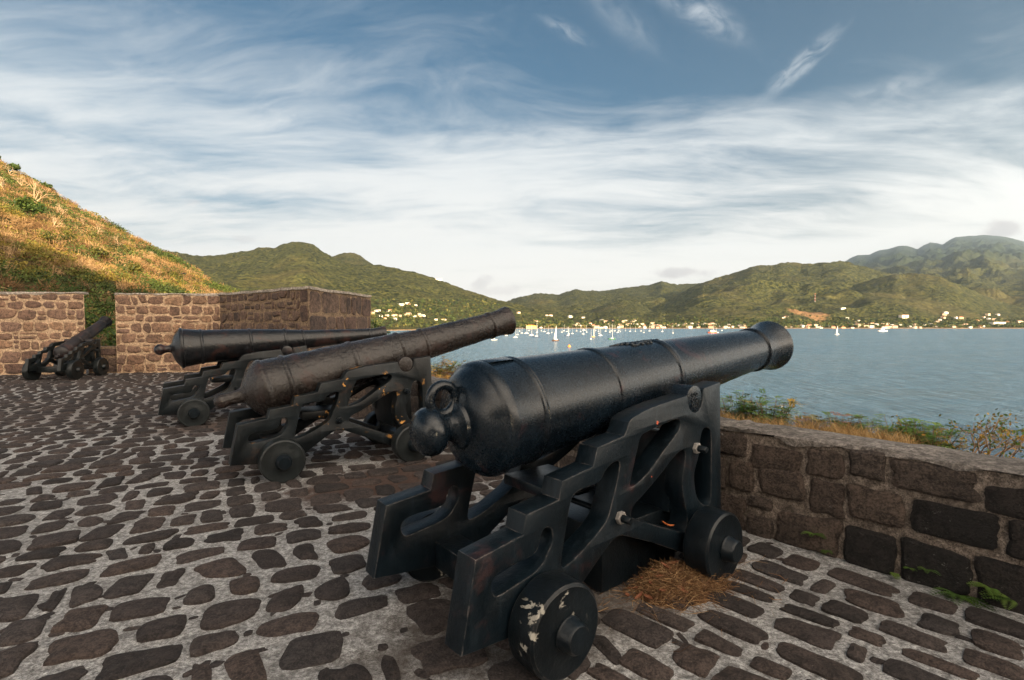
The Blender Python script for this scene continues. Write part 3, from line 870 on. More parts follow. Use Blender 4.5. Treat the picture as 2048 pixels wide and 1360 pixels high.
# ------------------------------------------------------------------ cannons
CHEEK = [(-.80, .199), (-.728, .577), (-.464, .612), (-.443, .696), (-.235, .718), (-.213, .802), (.010, .832), (.043, .922), (.262, .950), (.278, .968), (.304, 1.016), (.325, 1.031), (.357, 1.043), (.466, 1.066), (.614, 1.085),
         (.884, 1.107), (.893, 1.062), (.910, 1.026), (.938, 1.002), (.978, .990), (1.018, 1.000), (1.048, 1.024), (1.066, 1.062), (1.070, 1.125), (1.085, 1.135), (1.283, 1.159), (1.322, .274), (1.326, .165), (1.16, .130), (.96, .125), (.858, .142),
         (.56, .285), (.304, .395), (.262, .412), (.216, .419), (.175, .413), (.146, .398), (.06, .345), (-.065, .262), (-.20, .160), (-.46, .168)]
HOLES = [
    [(-.646, .43), (-.637, .464), (-.605, .486), (-.528, .496), (-.428, .495), (-.375, .511), (-.359, .553), (-.349, .59), (-.322, .609), (-.288, .596), (-.275, .562), (-.283, .516), (-.316, .478), (-.332, .451), (-.386, .42), (-.468, .405), (-.548, .393), (-.595, .384), (-.628, .389)],
    [(.23, .8), (.199, .699), (.157, .6), (.13, .536), (.076, .496), (-.002, .457), (-.091, .414), (-.175, .385), (-.225, .385), (-.205, .489), (-.155, .69), (-.135, .718), (-.093, .733), (.021, .735), (.074, .746), (.101, .789), (.155, .818), (.212, .826)],
    [(.405, .919), (.436, .938), (.6, .959), (.758, .979), (.804, .968), (.814, .931), (.769, .887), (.619, .799), (.471, .7), (.346, .659), (.313, .664), (.323, .701), (.36, .805)],
    [(.845, .785), (.87, .758), (.866, .686), (.839, .598), (.841, .525), (.871, .435), (.905, .341), (.89, .275), (.856, .268), (.525, .406), (.349, .481), (.318, .507), (.348, .556), (.441, .592), (.604, .674), (.762, .766)],
    [(1.101, .885), (1.155, .87), (1.177, .829), (1.181, .696), (1.188, .413), (1.170, .375), (1.114, .372), (1.019, .433), (.977, .539), (.975, .624), (1.033, .721), (1.041, .805), (1.06, .867)],
]


def chaikin(P, n=2):
    for _ in range(n):
        Q = []
        for i in range(len(P)):
            a, b = P[i], P[(i + 1) % len(P)]
            Q += [(.75 * a[0] + .25 * b[0], .75 * a[1] + .25 * b[1]), (.25 * a[0] + .75 * b[0], .25 * a[1] + .75 * b[1])]
        P = Q
    return P


def plate_mesh(name, outer, holes, thick, bev):
    cu = bpy.data.curves.new(name, 'CURVE'); cu.dimensions = '2D'; cu.fill_mode = 'BOTH'
    cu.extrude = thick / 2 - bev; cu.bevel_depth = bev; cu.bevel_resolution = 1; cu.offset = -bev
    for poly in [outer] + holes:
        sp = cu.splines.new('POLY'); sp.points.add(len(poly) - 1)
        for p, (x, y) in zip(sp.points, poly): p.co = (x, y, 0, 1)
        sp.use_cyclic_u = True
    o = bpy.data.objects.new(name, cu); COL.objects.link(o)
    dg = bpy.context.evaluated_depsgraph_get()
    me = bpy.data.meshes.new_from_object(o.evaluated_get(dg))
    bpy.data.objects.remove(o); bpy.data.curves.remove(cu)
    me.name = name
    return me


_plates = {}


def cheek(parent, mat, side, T, G, a, su=1.0, sz=1.0, oz=0.0):
    key = (T, su, sz, oz)
    if key not in _plates:
        tr = lambda P: [(x * su, z * sz + oz) for x, z in P]
        _plates[key] = plate_mesh('cheek', tr(CHEEK), [tr(chaikin(h)) for h in HOLES], T, .006)
    me = _plates[key].copy()
    s = -1 if side < 0 else 1
    du = Vector((math.cos(a), -s * math.sin(a), 0)); dl = Vector((s * math.sin(a), math.cos(a), 0)) * -s   # dl points inwards
    org = Vector((0, s * (T + G / 2), 0))
    for v in me.vertices:
        u, z, w = v.co
        v.co = org + du * u + dl * (T / 2 + w) + Vector((0, 0, z))
    bm = bmesh.new(); bm.from_mesh(me); bmesh.ops.remove_doubles(bm, verts=bm.verts, dist=1e-5)
    bmesh.ops.recalc_face_normals(bm, faces=bm.faces)
    for f in bm.faces: f.smooth = True
    for e in bm.edges:
        if len(e.link_faces) == 2 and e.calc_face_angle(0) > R(24): e.smooth = False
    bm.to_mesh(me); bm.free()
    me.materials.clear()
    o = bpy.data.objects.new('cheek', me); link(o, parent, [mat])
    return o


def wheel(parent, mat, hubmat, x, z, s, yout, thick, rad, hub=.07, stub=.075):
    ax = Vector((0, s, 0)); up = Vector((0, 0, 1))
    prof = [(-thick, 0), (-thick, rad - .014), (-thick + .012, rad - .002), (-thick + .03, rad), (-.03, rad), (-.010, rad - .004), (0, rad - .016), (-.003, rad * .62), (.002, rad * .52), (.003, hub + .012), (0.003, 0)]
    w = MB().lathe(prof, (x, s * yout, z), ax, up, 56).build('wheel', mat, parent, autosmooth=35)
    MB().lathe([(-.02, hub + .006), (.012, hub + .006), (.020, hub), (stub - .012, hub - .003), (stub, hub - .012), (stub, 0)], (x, s * yout, z), ax, up, 36, cap=False).build('axle_end', hubmat, w, autosmooth=35)
    return w


def barrel(parent, mat, prof, z0, el, seg=88, pits=0.0):
    ax = Vector((math.cos(el), 0, math.sin(el))); up = Vector((-math.sin(el), 0, math.cos(el)))
    # refine long runs so the surface shades evenly
    P = [prof[0]]
    for q in prof[1:]:
        n = max(1, int((q[0] - P[-1][0]) / (.018 if pits else .09))); p = P[-1]
        for k in range(1, n + 1): P.append((p[0] + (q[0] - p[0]) * k / n, p[1] + (q[1] - p[1]) * k / n))
    o = MB().lathe(P, (0, 0, z0), ax, up, 200 if pits else seg, cap=False).build('barrel', mat, parent, autosmooth=45 if pits else 28)
    if pits:                                             # corroded skin: shallow scabs and pits in the metal itself
        n = len(o.data.vertices); V = np.empty(n * 3); o.data.vertices.foreach_get('co', V); V = V.reshape(-1, 3)
        A, U, L = np.array(ax), np.array(up), np.array(up.cross(ax)); D = V - np.array([0, 0, z0]); sx = D @ A; a = D @ U; b = D @ L; rr_ = np.hypot(a, b) + 1e-9
        th = np.arctan2(a, b) * .28; w = 1 - np.abs(np.arctan2(a, b)) / math.pi
        h = fbm(sx * 34, th * 34, 3, 5) * 1.0 + fbm(sx * 11, th * 11, 3, 15) * 1.0 - np.clip(fbm(sx * 22, th * 22, 2, 33) - .25, 0, 1) * 3.0
        h = h * np.clip(w * 8, 0, 1)
        N = (U[None] * a[:, None] + L[None] * b[:, None]) / rr_[:, None]
        V = V + N * (h * pits)[:, None] * np.clip(rr_ / .05, 0, 1)[:, None]
        o.data.vertices.foreach_set('co', V.ravel()); o.data.update()
    return o, ax, up


A1 = R(2.2553); T1, G1 = .1272, .6405


def cannon(name, label, loc, yaw, group, mats, prof, z0, el, T=T1, G=G1, a=A1, su=1.0, sz=1.0, oz=0.0, wr=.21, xr=-.3576, xf=.9808, wthick=.165, yr=.6385, yf=.620, trun_z=1.077, trun_r=.083, pits=0.0):
    mb, mc, mw, mh, mbolt = mats
    t = thing(name, label, 'cannon', loc, yaw, group)
    bo, ax, up = barrel(t, mb, prof, z0, el, pits=pits)
    tx = .978 * su; tz = trun_z * sz + oz
    MB().lathe([(-(T + G / 2) * 1.0 + .047, trun_r), ((T + G / 2) - .047, trun_r)], (tx, 0, tz), (0, 1, 0), (0, 0, 1), 40).build('trunnion', mb, bo, bevel=.004, autosmooth=35)
    for s in (-1, 1): cheek(t, mc, s, T, G, a, su, sz, oz)
    for s in (-1, 1):
        wheel(t, mw, mh, xr, wr, s, yr, wthick, wr); wheel(t, mw if name != 'cannon' or label[:7] != 'nearest' else mh, mh, xf, wr, s, yf, wthick, wr)
    hw = G / 2
    for (x, w0, zt, zb, hwid) in ((xr, .085, wr + .10, wr - .05, hw), (xf, .075, wr + .07, wr - .07, hw - .04)):
        m = MB().box(x - w0, x + w0, -hwid - .02, hwid + .02, zb, zt)
        m.tube((x, -yr + wthick - .01, wr), (x, yr - wthick + .01, wr), .055, .055, 20)
        m.build('axle', mc, t, bevel=.006, autosmooth=35)
    fx = .90 * su
    MB().box(fx - .045, fx + .045, -hw + .015, hw - .015, .36 * sz + oz, .86 * sz + oz).build('transom', mc, t, bevel=.01, autosmooth=35)
    for (u, z) in ((.222, .522), (.981, .772)):
        u, z = u * su, z * sz + oz
        yo = T + G / 2 - math.sin(a) * u
        m = MB().tube((u, -yo - .035, z), (u, yo + .035, z), .017, .017, 12)
        rod = m.build('tie_rod', mc, t, autosmooth=40)
        for s in (-1, 1):
            MB().lathe([(0, .036), (.026, .036)], (u, s * (yo - .002), z), (0, s, 0), (0, 0, 1), 6).build('nut', mbolt, rod, bevel=.004)
            MB().lathe([(.02, .021), (.075, .020), (.08, .016)], (u, s * (yo - .002), z), (0, s, 0), (0, 0, 1), 14).build('bolt_end', mh, rod, autosmooth=40)
    return t, bo, ax, up


BLK = (.0085, .0125, .0165)
M_b1 = iron('barrel_paint', (.0030, .0062, .0100), rough=.27, rust=.10, rustcol=(.07, .022, .02), pit=.10, pitscale=70, edge=.0, streak=.22, lump=.25)
M_c1 = iron('carriage_paint', (.0024, .0052, .0078), spec=.24, rough=.36, rust=.12, rustcol=(.055, .025, .024), pit=.40, pitscale=38, edge=.6, streak=.5, spots=.25, spotcol=(.42, .07, .025))
M_w1 = iron('chipped_wheel_paint', (.0024, .0046, .0065), spec=.26, rough=.4, chips=.9, chipcol=(.26, .245, .21), pit=.5, pitscale=30, edge=.5, streak=.2, thr=.60)
M_h1 = iron('axle_end_paint', (.0026, .0048, .0068), spec=.26, rough=.34, pit=.3, edge=.2)
M_nut = iron('bare_nut', (.16, .15, .14), rough=.45, rust=.35, rustcol=(.12, .06, .035), pit=.4, edge=.1)
M_b2 = iron('worn_barrel_iron', (.015, .0118, .0105), rough=.27, rust=.30, rustcol=(.040, .017, .013), pit=1.1, pitscale=24, edge=.15, streak=.35)
M_c2 = iron('flaking_carriage_paint', (.0042, .0062, .0076), spec=.26, rough=.40, rust=.08, rustcol=(.05, .028, .018), chips=.62, chipcol=(.50, .24, .06), pit=.4, edge=.25, streak=.55, thr=.615)
M_w2 = iron('dull_wheel_iron', (.0075, .0098, .0105), rough=.42, chips=0, chipcol=(.26, .22, .16), pit=.6, pitscale=26, edge=.3, thr=.60)
M_b3 = iron('rusty_black_barrel', (.0055, .0060, .0072), rough=.30, rust=.30, rustcol=(.050, .019, .014), pit=.4, pitscale=30, edge=.15, streak=.6)
M_c3 = iron('black_carriage_paint', (.0036, .0054, .0066), spec=.26, rough=.38, rust=.12, rustcol=(.05, .025, .018), chips=.2, chipcol=(.5, .2, .06), pit=.35, edge=.25, streak=.5)
M_b4 = iron('brown_black_barrel', (.014, .0115, .012), rough=.5, rust=.4, rustcol=(.05, .024, .02), pit=.4, edge=.15)
M_c4 = iron('grey_black_carriage', (.0055, .0075, .0080), rough=.4, pit=.35, edge=.25, streak=.5)

PROF1 = [(-.757, 0), (-.752, .045), (-.738, .080), (-.715, .107), (-.685, .119), (-.655, .118), (-.628, .103), (-.608, .082), (-.592, .068), (-.575, .066), (-.558, .074), (-.545, .090), (-.535, .110), (-.530, .120), (-.520, .124), (-.512, .127), (-.505, .165), (-.488, .207), (-.462, .243), (-.435, .266), (-.416, .277), (-.410, .281), (-.404, .290), (-.390, .298), (-.370, .3035), (-.351, .304), (-.345, .3035), (-.340, .297), (-.330, .293),
         (-.175, .2885), (-.168, .2945), (-.158, .2965), (-.150, .294), (-.143, .2975), (-.132, .296), (-.125, .286), (.448, .2615), (.456, .268), (.475, .270), (.492, .268), (.500, .2595), (1.088, .2365), (1.096, .245), (1.106, .2475), (1.113, .246), (1.121, .2485), (1.131, .246), (1.138, .234),
         (2.448, .1735), (2.456, .186), (2.476, .1895), (2.494, .186), (2.502, .1735), (2.54, .1735), (2.60, .179), (2.66, .189), (2.72, .204), (2.762, .2165), (2.776, .2195), (2.787, .2190), (2.793, .212), (2.793, .092), (2.55, .090), (2.55, 0)]
PROF2 = [(-.925, 0), (-.920, .030), (-.900, .058), (-.870, .073), (-.842, .077), (-.820, .072), (-.800, .064), (-.780, .062), (-.72, .067), (-.675, .076), (-.655, .088), (-.645, .108), (-.62, .150), (-.585, .205), (-.545, .252), (-.505, .288), (-.478, .302), (-.466, .310), (-.445, .3185), (-.425, .316), (-.412, .302), (-.30, .296), (-.238, .292), (-.228, .301), (-.213, .304), (-.195, .301), (-.186, .290), (.484, .2555), (.494, .264), (.510, .2655), (.528, .263), (.536, .252), (1.05, .222), (1.06, .231), (1.08, .232), (1.095, .229), (1.10, .218), (1.362, .1945), (1.370, .203), (1.385, .205), (1.400, .202), (1.408, .191),
         (2.342, .1645), (2.352, .176), (2.371, .1785), (2.388, .176), (2.396, .165), (2.46, .166), (2.54, .174), (2.61, .185), (2.645, .1925), (2.662, .192), (2.672, .184), (2.674, .083), (2.45, .082), (2.45, 0)]
PROF3 = [(-.845, 0), (-.838, .035), (-.815, .066), (-.785, .084), (-.752, .086), (-.722, .070), (-.700, .056), (-.668, .053), (-.635, .060), (-.615, .075), (-.605, .110), (-.590, .165), (-.562, .220), (-.530, .262), (-.512, .285), (-.500, .308), (-.485, .3155), (-.462, .312), (-.452, .296), (-.40, .290), (-.238, .268), (-.230, .277), (-.215, .279), (-.20, .274), (-.192, .264), (.450, .236), (.458, .246), (.475, .248), (.490, .245), (.498, .233), (.98, .196), (.988, .208), (1.005, .211), (1.02, .208), (1.028, .192), (1.27, .168), (1.278, .176), (1.294, .177), (1.308, .174), (1.316, .160),
         (2.440, .112), (2.450, .122), (2.468, .124), (2.484, .121), (2.492, .111), (2.56, .113), (2.66, .125), (2.73, .138), (2.76, .142), (2.775, .138), (2.780, .062), (2.55, .06), (2.55, 0)]
PROF4 = [(-.165, 0), (-.158, .030), (-.138, .052), (-.110, .056), (-.085, .046), (-.065, .040), (-.035, .050), (-.020, .085), (.005, .135), (.040, .175), (.075, .198), (.085, .206), (.105, .208), (.125, .204), (.132, .196), (.30, .191), (.31, .198), (.33, .199), (.34, .189), (.75, .178), (.76, .187), (.78, .188), (.79, .176), (1.15, .165), (1.16, .172), (1.18, .173), (1.19, .160), (1.98, .138), (1.99, .149), (2.01, .150), (2.02, .138), (2.10, .146), (2.18, .164), (2.215, .174), (2.236, .175), (2.245, .168), (2.245, .085), (2.05, .08), (2.05, 0)]

GC = 'old cannons on iron carriages'
c1, b1, ax1, up1 = cannon('cannon', 'nearest big cannon, smooth blue-black barrel with flared muzzle and a ring above its knob', (.12039, 2.94929, 0), R(38.6777), GC, (M_b1, M_c1, M_w1, M_h1, M_nut), PROF1, 1.08473, R(5.3275))
c2, b2, ax2, up2 = cannon('cannon', 'brownish pitted cannon tilted upward, second from the right, yellow paint flakes on its black carriage', (-2.2389, 5.7312, 0), .56834, GC, (M_b2, M_c2, M_w2, M_h1, M_h1), PROF2, .95288, R(13.48), pits=.0032)
c3, b3, ax3, up3 = cannon('cannon', 'long level black cannon before the bastion, half hidden behind the brownish pitted cannon', (-4.7287, 8.4121, 0), .57739, GC, (M_b3, M_c3, M_w2, M_h1, M_h1), PROF3, 1.17575, R(3.252), pits=.0012)
c4, b4, ax4, up4 = cannon('cannon', 'smallest cannon far off, muzzle raised into the gun opening of the rubble wall', (-12.25, 14.2, 0), R(98), GC, (M_b4, M_c4, M_c4, M_c4, M_c4), PROF4, .66276, R(24.1),
                          T=.085, G=.66, a=R(1.0), su=.82, sz=.80, oz=.13, wr=.265, xr=-.25, xf=.86, wthick=.14, yr=.585, yf=.575, trun_z=1.10, trun_r=.06)

# details of the nearest gun: breeching ring, vent field, royal cypher, foundry marks, support block, wedge
MB().torus((-.592, 0, 1.172), (0, 1, 0), .072, .025, 40, 16).build('breeching_ring', M_b1, b1, smooth=True)


def ax_pt(s, lat, r, ang=0):
    """point on barrel 1: distance s, angle from top"""
    return Vector((0, 0, 1.08473)) + ax1 * s + (up1 * math.cos(ang) - Vector((0, 1, 0)) * math.sin(ang)) * r + Vector((0, lat, 0))


m = MB().lathe([(-.338, .24), (-.338, .301), (-.332, .3035), (-.178, .2985), (-.172, .296), (-.172, .24)], (0, 0, 1.08473), ax1, up1, 14, a0=R(90 - 13), a1=R(90 + 13), cap=False)
m.build('vent_patch', M_b1, b1, autosmooth=30)
m = MB()
rr = lambda s: .2595 - (s - .5) * .0391
for s, w in ((.70, .008), (.74, .014), (.78, .018)):
    m.tube(ax_pt(s - .03, 0, rr(s) + .002), ax_pt(s + .05, 0, rr(s) + .003), w * .5, w * .7, 8)
for (s, an, R0) in ((.86, 9, .026), (.86, -9, .026), (.91, 5, .022), (.91, -5, .022), (.95, 0, .028)):
    m.torus(ax_pt(s, 0, rr(s) + .002, R(an)), (up1 * math.cos(R(an)) - Vector((0, 1, 0)) * math.sin(R(an))), R0, .008, 20, 8, up=ax1)
for s in (.83, .88, .93, .985, 1.02):
    for an in (-15, -6, 4, 13):
        q = ax_pt(s + .012 * math.sin(an), 0, rr(s) + .002, R(an)); m.ball(q, (.017, .013, .011), seg=8, rings=6)
for k in range(5): m.ball(ax_pt(1.05, 0, rr(1.05) + .003, R(-8 + 4 * k)), (.012, .009, .012), seg=8, rings=6)
m.build('royal_cypher', M_b1, b1, smooth=True)
MB().ball(ax_pt(1.165, 0, .2345, 0), (.022, .016, .012), seg=10, rings=6).build('sight_stud', M_b1, b1, smooth=True)
m = MB()
for (dx_, dz) in ((-.022, .028), (-.022, -.006), (-.022, -.038), (.012, .030), (.012, -.004)):
    m.torus((.978 + dx_, -.4044, 1.077 + dz), (0, 1, 0), .011, .0035, 14, 6)
m.build('foundry_mark', M_b1, b1, smooth=True)
MB().box(.29, 1.0, -.262, .262, .012, .375).build('support_block', M_h1, c1, bevel=.012, autosmooth=35)
MB().box(-.06, .30, -.20, .20, .60, .66).build('bed_plate', M_c1, c1, bevel=.01, autosmooth=35)
for cc, z in ((c2, .60), (c3, .68)):
    MB().box(-.10, .35, -.20, .20, z - .08, z).build('bed_plate', M_c2, cc, bevel=.01, autosmooth=35)
# ------------------------------------------------------------------ vegetation near the battery
M_leaf = leaf_mat('leaf_green', .25); M_scrub = leaf_mat('scrub_leaf', .15, .8); M_straw = leaf_mat('dry_straw', .15, .75)
M_twig = simple('twig_bark', (.13, .085, .055), .85, 20, .3); M_pale = simple('pale_bark', (.36, .25, .15), .85, 6, .3)
GREENS = np.array([(.045, .085, .018), (.07, .11, .022), (.03, .06, .014), (.10, .125, .025)])
AUTUMN = np.array([(.30, .15, .02), (.38, .22, .03), (.22, .08, .018), (.09, .10, .02)])


def quads(C, size, r, asp=1.0, up=None):
    """flat leaf faces at points C with random facing"""
    n = len(C); a = r.normal(size=(n, 3)); a /= np.linalg.norm(a, axis=1)[:, None]
    b = r.normal(size=(n, 3)); b -= a * (a * b).sum(1)[:, None]; b /= np.linalg.norm(b, axis=1)[:, None]
    s = np.asarray(size).reshape(-1, 1) * np.ones((n, 1))
    V = np.stack([C - a * s * asp, C + b * s * .5, C + a * s * asp, C - b * s * .5], 1).reshape(-1, 3)
    return V, np.arange(4 * n).reshape(n, 4)


def hill_xy_z(x, y):
    c = 1024 + F * x / y
    return near_hill_z(c, y) + (fbm(x / 22, y / 22, 4, 3) * 1.6 + fbm(x / 6, y / 6, 3, 9) * .35) * np.clip((y - 22) / 40, 0, 1)


def make_scrub():
    r = np.random.default_rng(3)
    n = 4300
    c = r.uniform(-260, 640, n); D = np.interp(c, [-700, 0, 250, 440, 640], [210, 190, 172, 150, 110])
    y = 27 + (D + 6 - 27) * r.random(n) ** .8; x = colx(c) * y; z = hill_xy_z(x, y)
    k1 = fbm(x / 16, y / 16, 4, 51); k2 = r.normal(size=n) * .28 + fbm(x / 7, y / 7, 2, 61) * .5
    cls = np.where(k1 + k2 * .8 > .30, 0, np.where(k2 > .10, 1, 2))    # 0 green, 1 olive-yellow, 2 leafless and dry
    rad = r.uniform(.9, 2.1, n) * np.where(cls == 0, 1.4, np.where(cls == 1, 1.15, 1)) * np.clip(y / 90, .6, 1.25)
    V = []; Cc = []; off = 0; Fc = []
    pal = {0: [(.040, .062, .014), (.065, .085, .018), (.03, .045, .012)], 1: [(.12, .105, .018), (.16, .12, .022), (.095, .095, .02)], 2: [(.24, .145, .062), (.17, .098, .042), (.31, .20, .098), (.12, .066, .030)]}
    for i in range(n):
        m = int(np.clip(96 * rad[i] * (1.5 if y[i] < 70 else 1), 50, 240))
        d = r.normal(size=(m, 3)); d /= np.linalg.norm(d, axis=1)[:, None]
        q = d * (r.random((m, 1)) ** .45) * np.array([1, 1, .8]) * rad[i]
        q[:, 2] = np.abs(q[:, 2]) * (1.25 if cls[i] == 2 else 1.0) - .1
        C = q + np.array([x[i], y[i], z[i]])
        s = .065 + .00115 * y[i]
        if cls[i] == 2:                                   # thin upright twigs
            a = d * .8 + np.array([0, 0, .55]); a /= np.linalg.norm(a, axis=1)[:, None]
            b = np.cross(a, r.normal(size=(m, 3))); b /= np.linalg.norm(b, axis=1)[:, None]
            L = s * r.uniform(.8, 2.4, (m, 1)); w = s * .17
            v = np.stack([C - a * L - b * w, C - a * L + b * w, C + a * L + b * w * .5, C + a * L - b * w * .5], 1).reshape(-1, 3)
        else: v, _ = quads(C, s * r.uniform(.7, 1.4, m), r)
        V.append(v)
        p = np.array(pal[cls[i]]); base = p[r.integers(len(p))]
        Cc.append(base * r.uniform(.7, 1.35, (m, 1)))
    V = np.concatenate(V); Cc = np.concatenate(Cc)
    o = mesh_obj('hillside_scrub', V, np.arange(len(V)).reshape(-1, 4), [M_scrub], None, False, None, {'col': Cc})
    return kind(o, 'stuff')


make_scrub()


def leafy(name, label, cat, base, crown_c, crown_r, n, size, pal, r, group=None, trunk_r=.03, twigs=9, bark=None, lumps=7):
    """tree or bush: stem and limbs, crown of leaf clumps with gaps"""
    t = thing(name, label, cat, tuple(base), 0, group)
    b0 = np.zeros(3); cc = np.array(crown_c) - np.array(base); cr = np.array(crown_r)
    m = MB(); cl = []
    mid = cc * .55 + r.normal(size=3) * cr * .08
    m.tube(b0, mid, trunk_r, trunk_r * .7, 7)
    for k in range(lumps):
        d = r.normal(size=3); d /= np.linalg.norm(d); d[2] = abs(d[2]) * .9 - .25
        q = cc + d * cr * r.uniform(.45, .8); cl.append(q)
        m.tube(mid, q, trunk_r * .55, trunk_r * .15, 5)
    m.build('trunk', bark or M_twig, t, smooth=True)
    V = []; Cc = []
    p = np.array(pal)
    for q in cl:
        kk = n // lumps
        d = r.normal(size=(kk, 3)); d /= np.linalg.norm(d, axis=1)[:, None]
        C = q + d * r.random((kk, 1)) ** .5 * cr * r.uniform(.38, .58)
        v, _ = quads(C, size * r.uniform(.6, 1.3, kk), r, .9); V.append(v)
        Cc.append(p[r.integers(len(p), size=kk)] * r.uniform(.75, 1.25, (kk, 1)))
    V = np.concatenate(V)
    mesh_obj('crown', V, np.arange(len(V)).reshape(-1, 4), [M_leaf], t, False, None, {'col': np.concatenate(Cc)})
    return t


def bare_tree(name, label, base, h, r, group=None, spread=.55, depth=4, rad=None, mat=None, cat='tree'):
    m = MB()
    def grow(p, d, L, rd, k):
        q = p + d * L; m.tube(p, q, rd, rd * .62, 5 if k > 2 else 4)
        if k == 0: return
        for _ in range(3 if k > 1 else 4):
            e = d + Vector(r.normal(size=3)) * spread; e.z = max(e.z, -.1) + .12; e.normalize()
            grow(p + d * L * r.uniform(.6, 1.0), e, L * r.uniform(.55, .82), rd * .58, k - 1)
    grow(Vector((0, 0, 0)), Vector((r.normal() * .15, r.normal() * .15, 1)).normalized(), h * .34, rad or h * .028, depth)
    o = m.build(name, mat or M_pale, None, smooth=True); o.location = tuple(base)
    return tag(o, label, cat, group)


r_v = np.random.default_rng(19)
for (px, dep, h) in ((75, 118, 8.5), (22, 125, 7.5), (52, 150, 6), (128, 130, 6), (165, 120, 5), (205, 128, 5), (112, 96, 5), (240, 118, 4.5), (28, 168, 5.5), (305, 128, 4)):
    x = colx(px) * dep; z = float(hill_xy_z(np.array([x]), np.array([dep]))[0])
    bare_tree('bare_tree', 'pale leafless tree among the dry scrub of the sunlit hillside', (x, dep, z - .2), h, r_v, 'pale leafless trees on the hillside')
for (px, dep, h, w, lab) in ((40, 187, 4.0, 2.8, 'dark green bushy tree on the crest of the golden hill'), (8, 189, 3.5, 3.2, 'dark green tree at the top of the hill crest, cut by the picture edge'),
                             (100, 176, 3.6, 3.0, 'round green tree just below the hill crest amid tan scrub'), (62, 96, 4.5, 4.5, 'broad dark green tree low on the shaded part of the hillside')):
    x = colx(px) * dep; z = float(hill_xy_z(np.array([x]), np.array([dep]))[0])
    leafy('green_tree', lab, 'tree', (x, dep, z - .2), (x, dep, z + h * .6), (w * .6, w * .6, h * .42), 900, .34, GREENS * .8, r_v, None, .14)
r_o = np.random.default_rng(67)
for (px, dep) in ((14, 150), (88, 142), (150, 146), (190, 112), (226, 140), (262, 112), (300, 108), (330, 122), (120, 78), (205, 82), (265, 74), (180, 150), (60, 168), (345, 96)):
    x = colx(px) * dep; z = float(hill_xy_z(np.array([x]), np.array([float(dep)]))[0]); w = r_o.uniform(1.4, 2.5)
    leafy('hillside_bush', 'rounded olive green bush standing out of the dry scrub on the hillside', 'bush', (x, dep, z - .2), (x, dep, z + w * .55), (w, w, w * .75), 620, .20, np.array([(.07, .075, .016), (.11, .10, .018), (.045, .055, .014)]), r_o, 'olive bushes on the hillside', .07)
for (px, dep, zt, w, lab) in ((183, 20.0, 2.35, 1.0, 'green leafy bush seen at the left side of the gun opening'), (206, 22.5, 1.75, 1.2, 'brownish green bush filling the middle of the gun opening'),
                              (226, 20.5, 1.15, .9, 'low bright green bush behind the sill of the gun opening')):
    x = colx(px) * dep
    leafy('bush', lab, 'bush', (x, dep, -.9), (x, dep, zt - .9), (w, w * .8, 1.15), 900, .085, GREENS if px != 206 else np.array([(.09, .075, .025), (.14, .09, .035), (.05, .07, .018)]), r_v, None, .05)
x = colx(752) * 21
leafy('bush', 'dark green bush rising just right of the bastion corner', 'bush', (x, 21, -2.6), (x, 21, .75), (1.0, .9, 1.1), 1100, .09, GREENS * .8, r_v, None, .06)
for k, (px, dep) in enumerate(((462, 24), (492, 25.5), (515, 25))):
    x = colx(px) * dep; z = float(hill_xy_z(np.array([x]), np.array([float(dep)]))[0])
    bare_tree('bare_shrub', ('spidery leafless shrub showing over the wall where it meets the bastion', 'leafless twiggy shrub peeping above the bastion coping', 'thin bare shrub, rightmost of the three over the bastion coping')[k], (x, dep, z), 3.1 - z, r_v, None, .75, 4, .022, M_twig, 'shrub')


def wdepth(px, w): return (w + PP @ PN) / (.744 * colx(px) + .668)


def spray_shrub(name, label, px, w, ztop, wid, n, pal, r, leaf=.017, per=9, group=None, twigcol=None, droop=.25, pairs=7, ll=.11):
    n = int(n * 1.7); wid *= 1.35
    """shrub of arching stems bearing feathery compound leaves"""
    Y = wdepth(px, w); x = colx(px) * Y; zb = .60 - max(0, w - .95) * .62 - .05
    t = thing(name, label, 'shrub', (x, Y, zb), 0, group)
    m = MB(); V = []; Cc = []; p = np.array(pal) * 1.35; H = ztop - zb + .035
    for i in range(n):
        a = r.uniform(0, 6.28); d = np.array([math.cos(a), math.sin(a), 0]) * wid * r.uniform(.25, 1)
        tip = d + np.array([0, 0, H * r.uniform(.55, 1.0)]); base = d * .15
        mid = (base + tip) / 2 + np.array([0, 0, H * .12])
        m.tube(base, mid, .006, .004, 4); m.tube(mid, tip, .004, .002, 4)
        cb = p[r.integers(len(p))]
        for k in range(per):
            s = r.uniform(.35, 1.0); o = mid + (tip - mid) * (2 * s - 1) if s > .5 else base + (mid - base) * 2 * s
            b = r.uniform(0, 6.28); ld = np.array([math.cos(b), math.sin(b), r.uniform(-.2, .6)]); ld /= np.linalg.norm(ld)
            sd = np.cross(ld, [0, 0, 1]); sd /= np.linalg.norm(sd); up = np.cross(sd, ld)
            LL = ll * r.uniform(.7, 1.3); col = cb * r.uniform(.7, 1.3)
            for q in range(pairs):
                f = (q + .6) / pairs; c0 = o + ld * LL * f - np.array([0, 0, droop * LL * f * f])
                for sg in (-1, 1):
                    e = sd * sg * .9 + ld * .45 + up * r.uniform(-.15, .2); e /= np.linalg.norm(e)
                    l2 = leaf * 2.1 * (1 - .35 * abs(f - .45)); wv = np.cross(e, up); wv /= np.linalg.norm(wv) + 1e-9
                    V += [c0, c0 + e * l2 * .5 + wv * leaf * .38, c0 + e * l2, c0 + e * l2 * .5 - wv * leaf * .38]; Cc.append(col)
    m.build('stems', M_twig, t, smooth=True)
    V = np.array(V); mesh_obj('foliage', V, np.arange(len(V)).reshape(-1, 4), [M_leaf], t, False, None, {'col': np.array(Cc)})
    return t


